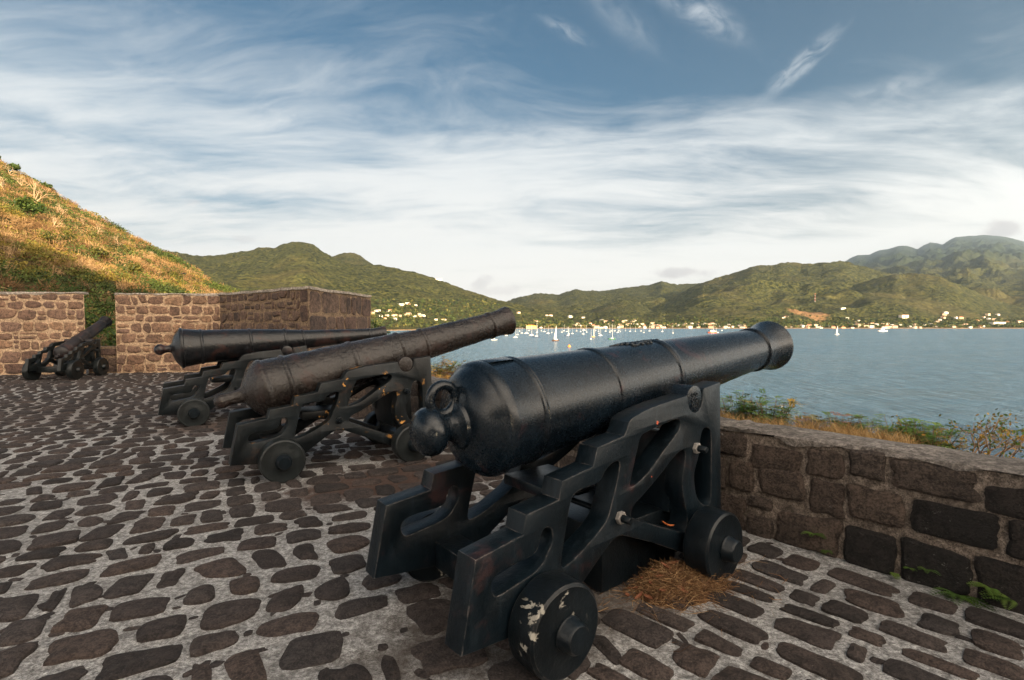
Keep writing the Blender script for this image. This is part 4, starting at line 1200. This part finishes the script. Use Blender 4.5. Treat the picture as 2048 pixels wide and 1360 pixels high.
G2 = np.array([(.085, .15, .028), (.12, .18, .038), (.06, .11, .024)]); RED = np.array([(.20, .07, .03), (.26, .11, .04), (.10, .09, .025)]); YEL = np.array([(.32, .20, .03), (.22, .15, .03), (.40, .22, .04), (.12, .12, .03)])
spray_shrub('leafy_shrub', 'bright green feathery shrub just past the muzzle post, behind the parapet', 1478, 1.5, .80, .20, 26, G2, r_v)
spray_shrub('leafy_shrub', 'green shrub with a few yellow leaves behind the parapet, right of the bright feathery one', 1540, 1.5, .79, .20, 26, np.vstack([G2, YEL[:1]]), r_v)
spray_shrub('leafy_shrub', 'low reddish shrub poking through the dry grass behind the parapet', 1622, 1.25, .70, .13, 10, RED, r_v)
spray_shrub('leafy_shrub', 'upright red-tipped shrub above the dry grass at the middle of the parapet', 1690, 1.3, .745, .15, 16, np.vstack([RED, G2]), r_v)
spray_shrub('leafy_shrub', 'small single-stemmed green shrub beside the red-tipped one', 1740, 1.3, .715, .12, 9, G2, r_v)
spray_shrub('leafy_shrub', 'dense dark green shrub at the left foot of the bare yellow-leaved bush', 1810, 1.4, .735, .17, 22, G2 * .85, r_v)
spray_shrub('leafy_shrub', 'green drooping shrub nearest to the bare yellow-leaved bush', 1868, 1.4, .735, .17, 22, np.vstack([G2, YEL[1:2]]), r_v)
spray_shrub('leafy_shrub', 'yellow and orange leaved shrub seen between two cannons over the parapet', 872, 1.5, .86, .42, 46, np.vstack([YEL, G2]), r_v, leaf=.018)
spray_shrub('leafy_shrub', 'small rusty shrub low beside the muzzle of the brownish cannon', 905, 1.3, .74, .25, 20, np.vstack([RED, YEL]), r_v, leaf=.018)
Y = wdepth(1935, 1.5); x = colx(1935) * Y
tb = thing('branchy_bush', 'spreading bare-branched bush with sparse yellow-green leaves over the right part of the parapet', 'bush', (x, Y, .27))
mm = MB(); tips = []


def branch(p, d, L, rd, k):
    q = p + d * L; mm.tube(p, q, rd, rd * .7, 5)
    if k == 0: tips.append(q); return
    for _ in range(3 if k == 3 else 2):
        e = d + Vector(r_v.normal(size=3)) * .42; e.z = abs(e.z) * .75 + .08; e.normalize()
        branch(q - d * L * r_v.uniform(0, .3), e, L * r_v.uniform(.62, .9), rd * .62, k - 1)


for k in range(11):
    a = 6.28 * k / 11 + r_v.uniform(-.4, .4)
    branch(Vector((0, 0, 0)), Vector((math.cos(a) * .95, math.sin(a) * .95, r_v.uniform(.55, 1.3))).normalized(), .16, .0085, 4)
mm.build('branches', simple('tan_bark', (.24, .15, .085), .85, 20, .3), tb, smooth=True); tb.scale = (1.45, 1.45, 1.5)
Vt = np.array([tuple(p) for p in tips]); Vt = np.repeat(Vt, 7, 0) + r_v.normal(size=(len(Vt) * 7, 3)) * .018
keep = r_v.random(len(Vt)) < .55; Vt = Vt[keep]
v, f = quads(Vt, .0120 * r_v.uniform(.6, 1.4, len(Vt)), r_v, .8)
mesh_obj('foliage', v, f, [M_leaf], tb, False, None, {'col': np.vstack([YEL, G2])[r_v.integers(7, size=len(Vt))] * r_v.uniform(.7, 1.2, (len(Vt), 1))})


def make_grass():
    r = np.random.default_rng(23); V = []; Cc = []
    n = 9000
    px = np.concatenate([r.uniform(1425, 1835, 7600), r.uniform(850, 960, 1400)])
    for i in range(n):
        w = r.uniform(.40, 1.05); Y = wdepth(px[i], w); x = colx(px[i]) * Y
        dens = vnoise(np.array([x * 2.2]), np.array([Y * 2.2]), 4)[0]
        if r.random() > .25 + dens: continue
        h = r.uniform(.05, .15) * (.7 + .6 * dens); a = r.uniform(0, 6.28); lean = r.normal(0, .45, 2) * h; wv = np.array([math.cos(a), math.sin(a), 0]) * .0022
        b = np.array([x, Y, .585]); m_ = b + np.array([lean[0] * .35, lean[1] * .35, h * .6]); tp = b + np.array([lean[0], lean[1], h])
        V += [b - wv, b + wv, m_ + wv * .7, m_ - wv * .7, m_ - wv * .7, m_ + wv * .7, tp, tp]
        c = np.array([(.42, .26, .10), (.33, .19, .07), (.50, .33, .15), (.20, .13, .05)][r.integers(4)]) * r.uniform(.8, 1.2); Cc += [c, c]
    V = np.array(V); V[7::8] += np.array([.0004, 0, 0])
    return kind(mesh_obj('dry_grass', V, np.arange(len(V)).reshape(-1, 4), [M_straw], None, False, None, {'col': np.array(Cc)}), 'stuff')


make_grass()

# straw heap, dead leaves and seed pods round the nearest gun
SC = on_z(1362, 1172); SE_ = np.array([math.cos(R(30)), math.sin(R(30)), 0]); SN_ = np.array([-SE_[1], SE_[0], 0])


def heap_h(a, b): return .085 * max(0, 1 - (a / .33) ** 2 - (b / .21) ** 2) * (1 + .5 * float(fbm(np.array([a * 9]), np.array([b * 9]), 2, 3)[0]))


def make_straw():
    r = np.random.default_rng(29); V = []; Cc = []
    for i in range(5200):
        q = r.normal(0, .50, 2) * (1 if i < 4700 else 2.2)
        a, b = q[0] * .27, q[1] * .17
        if (a / .95) ** 2 + (b / .55) ** 2 > 1: continue
        z = heap_h(a, b) * r.uniform(.55, 1.02) + .012
        L = r.uniform(.02, .085); th = r.uniform(0, 6.28); el = r.normal(0, .30)
        d = np.array([math.cos(th) * math.cos(el), math.sin(th) * math.cos(el), math.sin(el)]) * L
        w = np.cross(d, r.normal(size=3)); w = w / (np.linalg.norm(w) + 1e-9) * r.uniform(.0007, .0016)
        C = SC + SE_ * a + SN_ * b + np.array([0, 0, z]); bend = r.normal(0, .18 * L, 3)
        p0, p1, p2 = C - d, C + bend, C + d
        for P in (p0, p1, p2): P[2] = max(P[2], .006)
        V += [p0 - w, p0 + w, p1 + w, p1 - w, p1 - w, p1 + w, p2 + w * .5, p2 - w * .5]
        c = np.array([(.15, .078, .036), (.23, .128, .058), (.10, .050, .025), (.31, .195, .095)][r.integers(4)]) * r.uniform(.7, 1.2); Cc += [c, c]
    V = np.array(V)
    return kind(mesh_obj('straw', V, np.arange(len(V)).reshape(-1, 4), [M_straw], None, False, None, {'col': np.array(Cc)}), 'stuff')


make_straw()


def litter_bed():
    r = np.random.default_rng(31); n = 28; V = []; Fc = []
    for j in range(n):
        for i in range(n):
            a, b = (i / (n - 1) - .5) * .74, (j / (n - 1) - .5) * .48
            p = SC + SE_ * a + SN_ * b; V.append((p[0], p[1], heap_h(a, b) * .75 - .009 + .006 * r.random()))
    for j in range(n - 1):
        for i in range(n - 1): k = j * n + i; Fc.append((k, k + 1, k + n + 1, k + n))
    o = MB().add(V, Fc).build('leaf_litter', simple('litter_brown', (.085, .042, .022), .95, 60, .5, .9, .1, 120), None)
    return kind(o, 'stuff')


litter_bed()


def curled_leaf(L, W, curl, r):
    m = MB(); V = []; Fc = []; nu, nv = 9, 5
    for i in range(nu):
        f = i / (nu - 1); w = W * math.sin(math.pi * (.06 + .9 * f)) ** .8
        for j in range(nv):
            g = j / (nv - 1) * 2 - 1; an = g * curl
            V.append(((f - .5) * L, w * math.sin(an) / curl, w * (1 - math.cos(an)) / curl * 1.0 + .25 * L * (f - .5) ** 2 * 2 + .004))
    for i in range(nu - 1):
        for j in range(nv - 1): k = i * nv + j; Fc.append((k, k + 1, k + nv + 1, k + nv))
    o = m.add(V, Fc).build('dead_leaf', M_dead, None, smooth=True)
    so = o.modifiers.new('thickness', 'SOLIDIFY'); so.thickness = .0012
    return o


M_dead = simple('dead_leaf_brown', (.17, .062, .030), .65, 16, .5, .2, .3, 60)
r_l = np.random.default_rng(37)
base_leaf = None
for k, (px, py) in enumerate(((1268, 1168), (1285, 1160), (1300, 1172), (1318, 1166), (1278, 1182), (1296, 1188), (1330, 1150), (1345, 1142), (1372, 1140), (1308, 1152), (1365, 1180), (1254, 1180), (1325, 1184), (1392, 1148))):
    o = curled_leaf(r_l.uniform(.05, .085), r_l.uniform(.014, .022), r_l.uniform(.9, 1.5), r_l)
    p = on_z(px, py, .05); a, b = (p - SC) @ SE_, (p - SC) @ SN_
    o.location = (p[0], p[1], heap_h(a, b) + .012); o.rotation_euler = (r_l.normal() * .4, r_l.normal() * .3, r_l.uniform(0, 6.28))
    tag(o, 'curled dead brown leaf lying on the straw heap under the nearest cannon', 'dead leaf', 'dead leaves on the straw heap')
# the long orange leaf lying in the side frame
q = Vector((.62, -.385, .382)); M_or = simple('orange_leaf', (.48, .13, .035), .6, 14, .35)
o = curled_leaf(.13, .018, 1.0, r_l); o.name = 'orange_leaf'; o.data.materials.clear(); o.data.materials.append(M_or)
P0 = on_z(1335, 1053, .0); rq = ray(1335, 1053); A0 = np.array([.12039, 2.94929, 0]); latv = np.array([-math.sin(R(38.6777)), math.cos(R(38.6777)), 0])
kq = ((A0 - latv * .385 - np.array([0, 0, EYE])) @ latv) / (rq @ latv); pq = np.array([0, 0, EYE]) + rq * kq
o.location = (pq[0], pq[1], pq[2]); o.rotation_euler = (0, R(24), R(38))
tag(o, 'long bright orange dead leaf caught in the side frame of the nearest cannon', 'dead leaf')


def fern(label, px, py, size, r, name='fern'):
    tx = colx(px); Y = (PP @ PN - .045) / (.744 * tx + .668); z = max(.0, EYE + ray(px, py)[2] / ray(px, py)[1] * Y)
    t_ = thing(name, label, 'fern', (tx * Y, Y, max(0, z - size * .25)))
    V = []; Cc = []
    for k in range(r.integers(6, 9)):
        a = math.atan2(-PN[1], -PN[0]) + r.uniform(-1.35, 1.35); d = np.array([math.cos(a), math.sin(a), 0]); sd = np.array([-d[1], d[0], 0]); L = size * r.uniform(.6, 1.15)
        col = G2[r.integers(3)] * r.uniform(.6, 1.15); rise = r.uniform(.3, 1.0)
        for q in range(11):
            f = q / 11; c0 = d * L * f + np.array([0, 0, L * (rise * f - (rise + .1) * f * f * .9)]); w = L * .26 * math.sin(math.pi * (.15 + .85 * f)) ** .7
            for sg in (-1, 1):
                e = sd * sg * w + d * w * .35; nn = d * L * .045
                V += [c0 - nn, c0 + e * .55 - nn * 1.1, c0 + e, c0 + e * .5 + nn * 1.1]; Cc.append(col)
    V = np.array(V)
    mesh_obj('fronds', V, np.arange(len(V)).reshape(-1, 4), [M_leaf], t_, False, None, {'col': np.array(Cc)})


r_f = np.random.default_rng(43)
for px, py, sz, lab in ((1635, 1062, .085, 'small green fern growing high in a parapet joint, leftmost along the wall'), (1662, 1096, .07, 'thin dark fern at the parapet foot below the leftmost fern'), (1799, 1140, .085, 'small upright fern at the parapet foot between two big blocks'),
                        (1832, 1133, .04, 'tiny green sprig at the parapet foot'), (1866, 1134, .07, 'flat bright green fern leaf at the foot of the parapet'), (1932, 1182, .15, 'largest bushy fern at the parapet foot'), (1998, 1168, .11, 'fern spreading along the parapet foot right of the largest fern'), (2040, 1188, .13, 'fern with long drooping fronds, nearest the picture edge')):
    fern(lab, px, py, sz, r_f)

# ------------------------------------------------------------------ town, woods, boats and bird
bv = BVHTree.FromPolygons([v.co.copy() for v in mtn.data.vertices], [tuple(p.vertices) for p in mtn.data.polygons])


def hit(px, py):
    for k in (0, .5, 1, 1.5, 2, 2.5, 3, 4, 5, -1, -2, -3, -5, -8, -12, -16):   # the nearest dry land along this line of sight
        h = bv.ray_cast(Vector((0, 0, EYE)), Vector(ray(px, py - k)).normalized())[0]
        if h is not None and h.z > SEA + .7: return h
    return None


WALLC = [(.66, .58, .47), (.58, .44, .30), (.70, .66, .58), (.50, .34, .22), (.62, .52, .38)]
ROOFC = [(.26, .25, .24), (.36, .12, .06), (.48, .45, .42), (.22, .14, .10), (.42, .17, .07)]
M_hw = [simple('house_wall_%s' % n_, c, .8, .3, .12) for n_, c in zip(('cream', 'ochre', 'white', 'tan', 'sand'), WALLC)]
M_hr = [simple('house_roof_%s' % n_, c, .7, .3, .2) for n_, c in zip(('grey', 'red', 'pale', 'brown', 'orange'), ROOFC)]
M_dark = simple('window_dark', (.03, .03, .035), .3)


def house_mesh(w, d, h, rh, style, m1, m2):
    m = MB()
    m.box(-w / 2, w / 2, -d / 2, d / 2, -2.5, h, 0)
    o = .5
    if style == 0:
        V = [(-w / 2 - o, -d / 2 - o, h), (w / 2 + o, -d / 2 - o, h), (w / 2 + o, d / 2 + o, h), (-w / 2 - o, d / 2 + o, h), (-w / 2 - o, 0, h + rh), (w / 2 + o, 0, h + rh)]
        m.add(V, [(0, 1, 5, 4), (2, 3, 4, 5), (0, 4, 3), (1, 2, 5), (0, 3, 2, 1)], 1)
    elif style == 1:
        V = [(-w / 2 - o, -d / 2 - o, h), (w / 2 + o, -d / 2 - o, h), (w / 2 + o, d / 2 + o, h), (-w / 2 - o, d / 2 + o, h), (-w / 4, 0, h + rh), (w / 4, 0, h + rh)]
        m.add(V, [(0, 1, 5, 4), (2, 3, 4, 5), (0, 4, 3), (1, 2, 5), (0, 3, 2, 1)], 1)
    else:
        m.box(-w / 2 - .3, w / 2 + .3, -d / 2 - .3, d / 2 + .3, h + .003, h + .5, 1)
    nw = max(2, int(w / 3.2)); nf = max(1, int(h / 3))
    for f in range(nf):
        for i in range(nw):
            x = -w / 2 + w * (i + .5) / nw; z = h * (f + .5) / nf
            m.box(x - .55, x + .55, -d / 2 - .06, -d / 2 + .02, z - .6, z + .6, 2)
    bm_o = m.build('house', [m1, m2, M_dark])
    return bm_o


r_h = np.random.default_rng(47)
protos = []
for k in range(14):
    o = house_mesh(r_h.uniform(8, 15), r_h.uniform(7, 10), r_h.choice([3.2, 3.6, 5.8, 6.2]), r_h.uniform(1.6, 2.8), int(r_h.integers(3)), M_hw[k % 5], M_hr[(k * 3 + k // 5) % 5])
    protos.append(o.data); bpy.data.objects.remove(o)
c4p = lambda x, y: (720 + x / 3.0118, 420 + y / 3.0118); c5p = lambda x, y: (1380 + x / 3.066, 420 + y / 3.066)
HS4 = [(100, 607), (75, 625), (170, 612), (150, 652), (165, 635), (200, 635), (215, 637), (210, 658), (290, 630), (300, 627), (245, 570), (260, 567), (285, 566), (295, 568), (335, 573), (355, 630), (385, 637), (362, 640), (455, 660), (510, 660), (490, 664), (125, 640), (240, 640), (270, 634), (330, 640), (90, 607), (112, 608), (180, 610), (375, 634),
       (1060, 675), (1090, 708), (1145, 700), (1125, 635), (1150, 635), (955, 620), (1265, 645), (1295, 700), (1310, 692), (1345, 648), (1375, 692), (1390, 700), (1405, 702), (1455, 664), (1480, 675), (1500, 688), (1525, 667), (1527, 692), (1560, 702), (1590, 675), (1600, 670), (1640, 677), (1652, 672), (1660, 692), (1680, 705), (1700, 692), (1712, 702), (1742, 702), (1760, 687), (1785, 692), (1830, 697), (1845, 692), (1880, 702), (1895, 692), (1922, 702), (1942, 702), (1960, 692), (1990, 697), (2030, 692), (1325, 702), (1345, 700), (1575, 688), (1625, 690), (1770, 700), (1860, 700), (1810, 703)]
HS5 = [(40, 702), (60, 697), (75, 706), (100, 706), (120, 708), (150, 702), (305, 712), (325, 710), (340, 708), (85, 698), (135, 703), (180, 712), (225, 712), (260, 713), (620, 716), (650, 716), (690, 717), (720, 718), (770, 712), (800, 716), (850, 716), (965, 665), (970, 702), (1000, 706), (1030, 710), (1035, 677), (1050, 703), (1070, 702), (1090, 705), (1110, 702), (1140, 708), (1180, 702), (1210, 702), (1240, 708), (1275, 702), (1290, 706), (1320, 660), (1345, 715), (1380, 710), (1395, 715), (1520, 686), (1530, 672), (1545, 657), (1560, 642), (1567, 633), (1555, 662), (1510, 690), (1540, 682), (1600, 712), (1630, 662), (1660, 665), (1685, 702), (1690, 706), (1660, 708), (1760, 677), (1790, 674), (1800, 657), (1825, 643), (1830, 672), (1860, 673), (1870, 697), (1890, 698), (1910, 702), (1795, 715), (1780, 718), (1885, 641), (2020, 690), (2040, 686), (1945, 688), (570, 661), (590, 656)]
pts = [c4p(*p) for p in HS4] + [c5p(*p) for p in HS5]
pts += [(r_h.uniform(1150, 1500), 656.3 - abs(r_h.normal(0, 4.0))) for _ in range(44)] + [(r_h.uniform(1570, 1960), 656.3 - abs(r_h.normal(0, 3.5))) for _ in range(34)]
for k, (px, py) in enumerate(pts):
    h = hit(px, min(py + .8, 656.2))
    if h is None: continue
    o = bpy.data.objects.new('house', protos[k % 14]); COL.objects.link(o)
    o.location = h; o.rotation_euler = (0, 0, r_h.uniform(-.7, .7)); s_ = r_h.uniform(.6, .95) * (h.y / 1500) ** .4; o.scale = (s_, s_, s_)
    tag(o, 'small pale house of the town along the far shore and the slopes above it', 'house', 'houses of the town across the bay')


def special_house(px, py, w, d, hh, style, mw, mr, lab, rz=0.0, name='house'):
    h = hit(px, py); o = house_mesh(w, d, hh, 2.6, style, mw, mr); o.name = name; o.location = h; o.rotation_euler = (0, 0, rz); tag(o, lab, 'house')


special_house(*c4p(1030, 712), 27, 14, 6.5, 1, simple('yellow_wall', (.75, .48, .14), .8), simple('bright_orange_roof', (.62, .22, .03), .7), 'large yellow building with a bright orange roof right at the waterfront', .1)
special_house(*c5p(938, 607), 15, 8, 4, 2, M_hw[2], M_hr[2], 'lone white house halfway up the wooded slope above the right shore')
special_house(*c5p(1310, 663), 26, 12, 10, 2, M_hw[0], M_hr[1], 'tall cream block with a reddish roof standing above the right-hand town', .2)
special_house(*c4p(475, 407), 26, 10, 5, 0, M_hw[2], M_hr[2], 'long white villa alone on the crest of the long green ridge', -.2)
special_house(*c5p(1885, 706), 40, 14, 9, 2, M_hw[0], M_hr[2], 'wide white building with a flat roof near the right shore', .1, 'long_building')
h = hit(1630, 604); m = MB()
HM = 34.0
for a in range(3):
    p = Vector((math.cos(a * 2.094) * 1.3, math.sin(a * 2.094) * 1.3, 0)); m.tube(p, p * .3 + Vector((0, 0, HM)), .22, .16, 5)
for k in range(12):
    z = HM * k / 12; f = 1 - .7 * k / 12; q = [Vector((math.cos(a * 2.094) * 1.3 * f, math.sin(a * 2.094) * 1.3 * f, z)) for a in range(3)]
    for a in range(3): m.tube(q[a], q[(a + 1) % 3], .1, .1, 4)
mt, tt = new_mat('red_white_bands'); zc_ = nd(tt, 'ShaderNodeSeparateXYZ', {}, {0: nd(tt, 'ShaderNodeTexCoord').outputs['Object']}).outputs[2]
bn = mth(tt, 'GREATER_THAN', mth(tt, 'FRACT', mth(tt, 'DIVIDE', zc_, 11.0)), .5)
finish(tt, nd(tt, 'ShaderNodeBsdfPrincipled', {}, {'Base Color': mixc(tt, bn, (.75, .72, .68, 1), (.55, .06, .03, 1)), 'Roughness': .6}))
o = m.build('radio_mast', mt); o.location = h; tag(o, 'slim red and white lattice radio mast on the wooded slope', 'radio mast')


def make_shore_woods():
    r = np.random.default_rng(53); V = []; Cc = []
    n = 3600
    for i in range(n):
        px = r.uniform(742, 2120); py = 656.5 - abs(r.normal(0, 9)) - .2
        if px < 1000: py = r.uniform(600, 655)
        h = hit(px, py)
        if h is None or h.z < SEA + 1.6 or h.y > 2400: continue
        m_ = 16; R0 = r.uniform(2.5, 5.5); d = r.normal(size=(m_, 3)); d /= np.linalg.norm(d, axis=1)[:, None]
        C = np.array(h) + d * R0 * .7 * np.array([1, 1, .8]) + np.array([0, 0, R0 * .7])
        v, _ = quads(C, R0 * r.uniform(.45, .8, m_), r, .7); V.append(v)
        c = np.array([(.03, .045, .014), (.05, .07, .018), (.085, .095, .025), (.14, .13, .035)][r.choice(4, p=(.35, .3, .22, .13))]); Cc.append(np.repeat(c[None] * r.uniform(.8, 1.2), m_, 0))
    V = np.concatenate(V)
    return kind(mesh_obj('shore_woods', V, np.arange(len(V)).reshape(-1, 4), [M_scrub], None, False, None, {'col': np.concatenate(Cc)}), 'stuff')


make_shore_woods()

M_white = simple('boat_white', (.62, .60, .56), .4, .5, .05); M_mast = simple('mast_metal', (.72, .70, .66), .4, .5, .05); M_sail = simple('sail_cloth', (.58, .53, .45), .8, .4, .08)
M_navy = simple('boat_navy', (.03, .05, .10), .4); M_green = simple('boat_green', (.05, .16, .05), .4); M_yel = simple('boat_yellow', (.70, .42, .03), .4); M_redh = simple('boat_red', (.42, .07, .03), .5)
M_brown = simple('boat_brown', (.10, .05, .03), .5); M_cover = simple('boom_cover', (.05, .09, .2), .7)


def hull_mb(L, B, Hh):
    m = MB(); V = []; Fc = []; ns = 13; prof = 6
    for i in range(ns):
        f = i / (ns - 1); x = (f - .5) * L; w = B / 2 * (math.sin(math.pi * min(1, .22 + f * .78) ** 1.0) ** .6 if f < 1 else 0); w = max(w, .02); sh = Hh * (1 + .25 * (2 * f - 1) ** 2)
        for j in range(prof + 1):
            a = math.pi * j / prof; y = -w * math.cos(a); z = sh - (sh + .35) * math.sin(a) ** .7
            V.append((x, y, z))
    for i in range(ns - 1):
        for j in range(prof): k = i * (prof + 1) + j; Fc.append((k, k + 1, k + prof + 2, k + prof + 1))
        k = i * (prof + 1); Fc.append((k, k + prof + 1, k + 2 * prof + 1, k + prof))
    Fc.append(tuple(range(prof + 1)))
    return m.add(V, Fc)


def sailboat(label, group, L, hm, sail=False, hmat=None):
    L *= .8
    t_ = thing('sailboat', label, 'sailboat', (0, 0, 0), 0, group)
    hm_ = hull_mb(L, L * .3, L * .10).build('hull', hmat or M_white, t_, autosmooth=40)
    MB().box(-L * .22, L * .18, -L * .085, L * .085, L * .09, L * .165).build('cabin', M_white, t_, bevel=.15)
    MB().tube((L * .06, 0, L * .1), (L * .06, 0, hm), .14, .10, 6).build('mast', M_mast, t_)
    MB().tube((L * .05, 0, L * .24), (-L * .34, 0, L * .23), .17, .15, 6).build('boom', M_cover if not sail else M_mast, t_)
    if sail:
        V = []; Fc = []; n_ = 8
        for i in range(n_ + 1):
            f = i / n_
            for j in range(5):
                g = j / 4; V.append((L * .05 - g * L * .37 * (1 - f) ** .9, .35 * math.sin(math.pi * g) * (1 - f), L * .26 + (hm - L * .30) * f))
        for i in range(n_):
            for j in range(4): k = i * 5 + j; Fc.append((k, k + 1, k + 6, k + 5))
        so = MB().add(V, Fc).build('sail', M_sail, t_, smooth=True); so.modifiers.new('thickness', 'SOLIDIFY').thickness = .02
    return t_


def copy_tree(o):
    c = o.copy(); COL.objects.link(c)
    for ch in o.children:
        d = ch.copy(); COL.objects.link(d); d.parent = c
    return c


GB = 'sailboats moored in the bay'; LB = 'small white sailboat with a bare mast moored on the bay'
r_b = np.random.default_rng(59)


def put(o, px, py, rz=None):
    o.location = on_z(px, py, SEA); o.location.z = SEA - .05; o.rotation_euler = (0, 0, 1.15 + r_b.uniform(-.5, .5) if rz is None else rz)


proto_b = sailboat(LB, GB, 11, 14.5); first = True
for (x, y) in ((883, 757), (937, 768), (975, 742), (1003, 744), (1033, 755), (1068, 738), (1133, 744), (1156, 740), (1217, 737), (1247, 733), (1280, 745), (1365, 737), (1392, 778), (1448, 757), (1503, 737), (1512, 730), (1553, 738), (1568, 733), (1560, 728), (1659, 731), (1693, 730), (1710, 740), (1822, 733), (1885, 743), (950, 752), (1258, 748), (962, 731), (1018, 728), (1092, 729), (1110, 733), (1180, 731), (1230, 729), (1305, 730), (1330, 734), (1420, 729), (1436, 733), (1480, 731), (1535, 730), (1600, 729), (1628, 732), (1745, 730), (1440, 745), (1345, 748)):
    o = proto_b if first else copy_tree(proto_b); first = False
    put(o, *c4p(x, y)); s_ = r_b.uniform(.62, .95); o.scale = (s_, s_, s_)
for lab, p, L, hm, sl, hmat, rz in (('largest sailboat with its white sail up and a dark brown hull, centre of the anchorage', c4p(1180, 789), 13, 14.5, True, M_brown, .9),
                                ('sailboat with a bright yellow hull and tall pale mast', c4p(1409, 765), 11, 14.5, True, M_yel, 1.2), ('sailboat with a dark green hull, close to the top of the nearest barrel', c4p(1518, 779), 11, 16, False, M_green, .5),
                                ('dark-hulled sailboat with a tall mast moored in front of the large yellow building', c4p(1063, 766), 12, 17, False, M_navy, .3), ('sailboat with a navy blue hull near the centre of the anchorage', c4p(1253, 760), 11, 12, False, M_navy, .2),
                                ('lone white sailboat with its sail up off the right-hand shore', c5p(903, 765), 12, 13, True, M_white, .5), ('white boat with a short mast, half hidden under the brownish muzzle', c4p(808, 783), 8, 6, False, M_white, .4)):
    put(sailboat(lab, GB, L, hm, sl, hmat), *p, rz)


def motor_boat(label, L, cab, mh, name='motor_boat', mast=0):
    t_ = thing(name, label, 'boat', (0, 0, 0))
    hull_mb(L, L * .28, L * .11).build('hull', mh, t_, autosmooth=40)
    MB().box(-L * .25, L * .12, -L * .09, L * .09, L * .10, L * cab).build('cabin', M_white, t_, bevel=.15)
    if mast: MB().tube((L * .12, 0, L * .1), (L * .12, 0, mast), .2, .12, 6).build('mast', M_mast, t_)
    return t_


put(motor_boat('small white motor boat low on the water among the sailboats', 8, .25, M_white), *c4p(1348, 725), .3)
put(motor_boat('red-hulled fishing boat with a mast beside the flared muzzle', 16, .3, M_redh, 'fishing_boat', 13), *c5p(138, 755), .2)
put(motor_boat('white fishing boat with a short mast tied beside the red-hulled one', 10, .32, M_white, 'fishing_boat', 9), *c5p(156, 753), -.3)
put(motor_boat('tiny white launch just right of the two fishing boats', 7, .3, M_white), *c5p(196, 741), .9)
put(motor_boat('cream ferry with a long cabin off the right-hand shore', 20, .28, M_white, 'ferry', 7), *c5p(1182, 745), .15)


def buoy(label, px, py, rad, mat):
    m = MB().ball((0, 0, rad * .25), (rad, rad, rad), 0, 14, 10); m.lathe([(rad * 1.1, rad * .22), (rad * 1.75, rad * .16), (rad * 1.8, 0)], (0, 0, 0), (0, 0, 1), (1, 0, 0), 10)
    m.torus((0, 0, rad * .25), (0, 0, 1), rad * 1.0, rad * .08, 16, 6)
    o = m.build('buoy', mat, None, smooth=True); o.location = on_z(px, py, SEA); o.location.z = SEA
    tag(o, label, 'buoy')


buoy('round white mooring buoy floating near the shore beyond the parapet', 1564, 818, .35, M_white)
buoy('orange buoy on open water between the two nearest barrels', c4p(1260, 825)[0], c4p(1260, 825)[1], 1.1, simple('buoy_orange', (.75, .25, .04), .5))

# a dark frigate-like bird gliding over the slope
m = MB(); bp = at_depth(368, 547, 95)
m.lathe([(-.55, .0), (-.45, .05), (-.2, .10), (.05, .12), (.25, .09), (.34, .06), (.42, .065), (.48, .04), (.62, .008), (.63, 0)], (0, 0, 0), (1, 0, .1), (0, 0, 1), 10)
for s in (-1, 1):
    P = [(.15, .08, .05), (.28, .45, .22), (.05, 1.05, .12), (-.10, 1.08, .10), (-.02, .5, .18), (-.15, .08, .04)]
    top = [(x, s * y, z + .012) for x, y, z in P]; bot = [(x, s * y, z - .012) for x, y, z in P]
    m.add(top + bot, [(0, 1, 4, 5), (1, 2, 3, 4), (11, 10, 7, 6), (10, 9, 8, 7)] + [(i, (i + 1) % 6, 6 + (i + 1) % 6, 6 + i) for i in range(6)])
m.add([(-.45, -.03, 0), (-.45, .03, 0), (-.95, .14, -.03), (-.75, 0, -.01), (-.95, -.14, -.03), (-.6, 0, .05)], [(0, 1, 2, 3), (0, 3, 4), (0, 5, 1), (1, 5, 2), (2, 5, 3), (3, 5, 4), (4, 5, 0)])
o = m.build('bird', simple('bird_black', (.012, .011, .011), .6)); o.location = bp; o.rotation_euler = (0.1, 0, R(20)); o.scale = (.75,) * 3
tag(o, 'small black bird gliding in front of the dry hillside', 'bird')

# ------------------------------------------------------------------ the air between the fort and the mountains
hz_ = MB().box(-21000, 21000, -395, 18500, SEA - 6, 2700).build('haze', []); kind(hz_, 'stuff')
mz, tz_ = new_mat('haze_air')
pv = nd(tz_, 'ShaderNodeVolumePrincipled', {}, {'Color': (.62, .80, 1.0, 1), 'Density': HAZE, 'Anisotropy': .55})
nd(tz_, 'ShaderNodeOutputMaterial', {}, {1: pv.outputs[0]})
hz_.data.materials.append(mz)
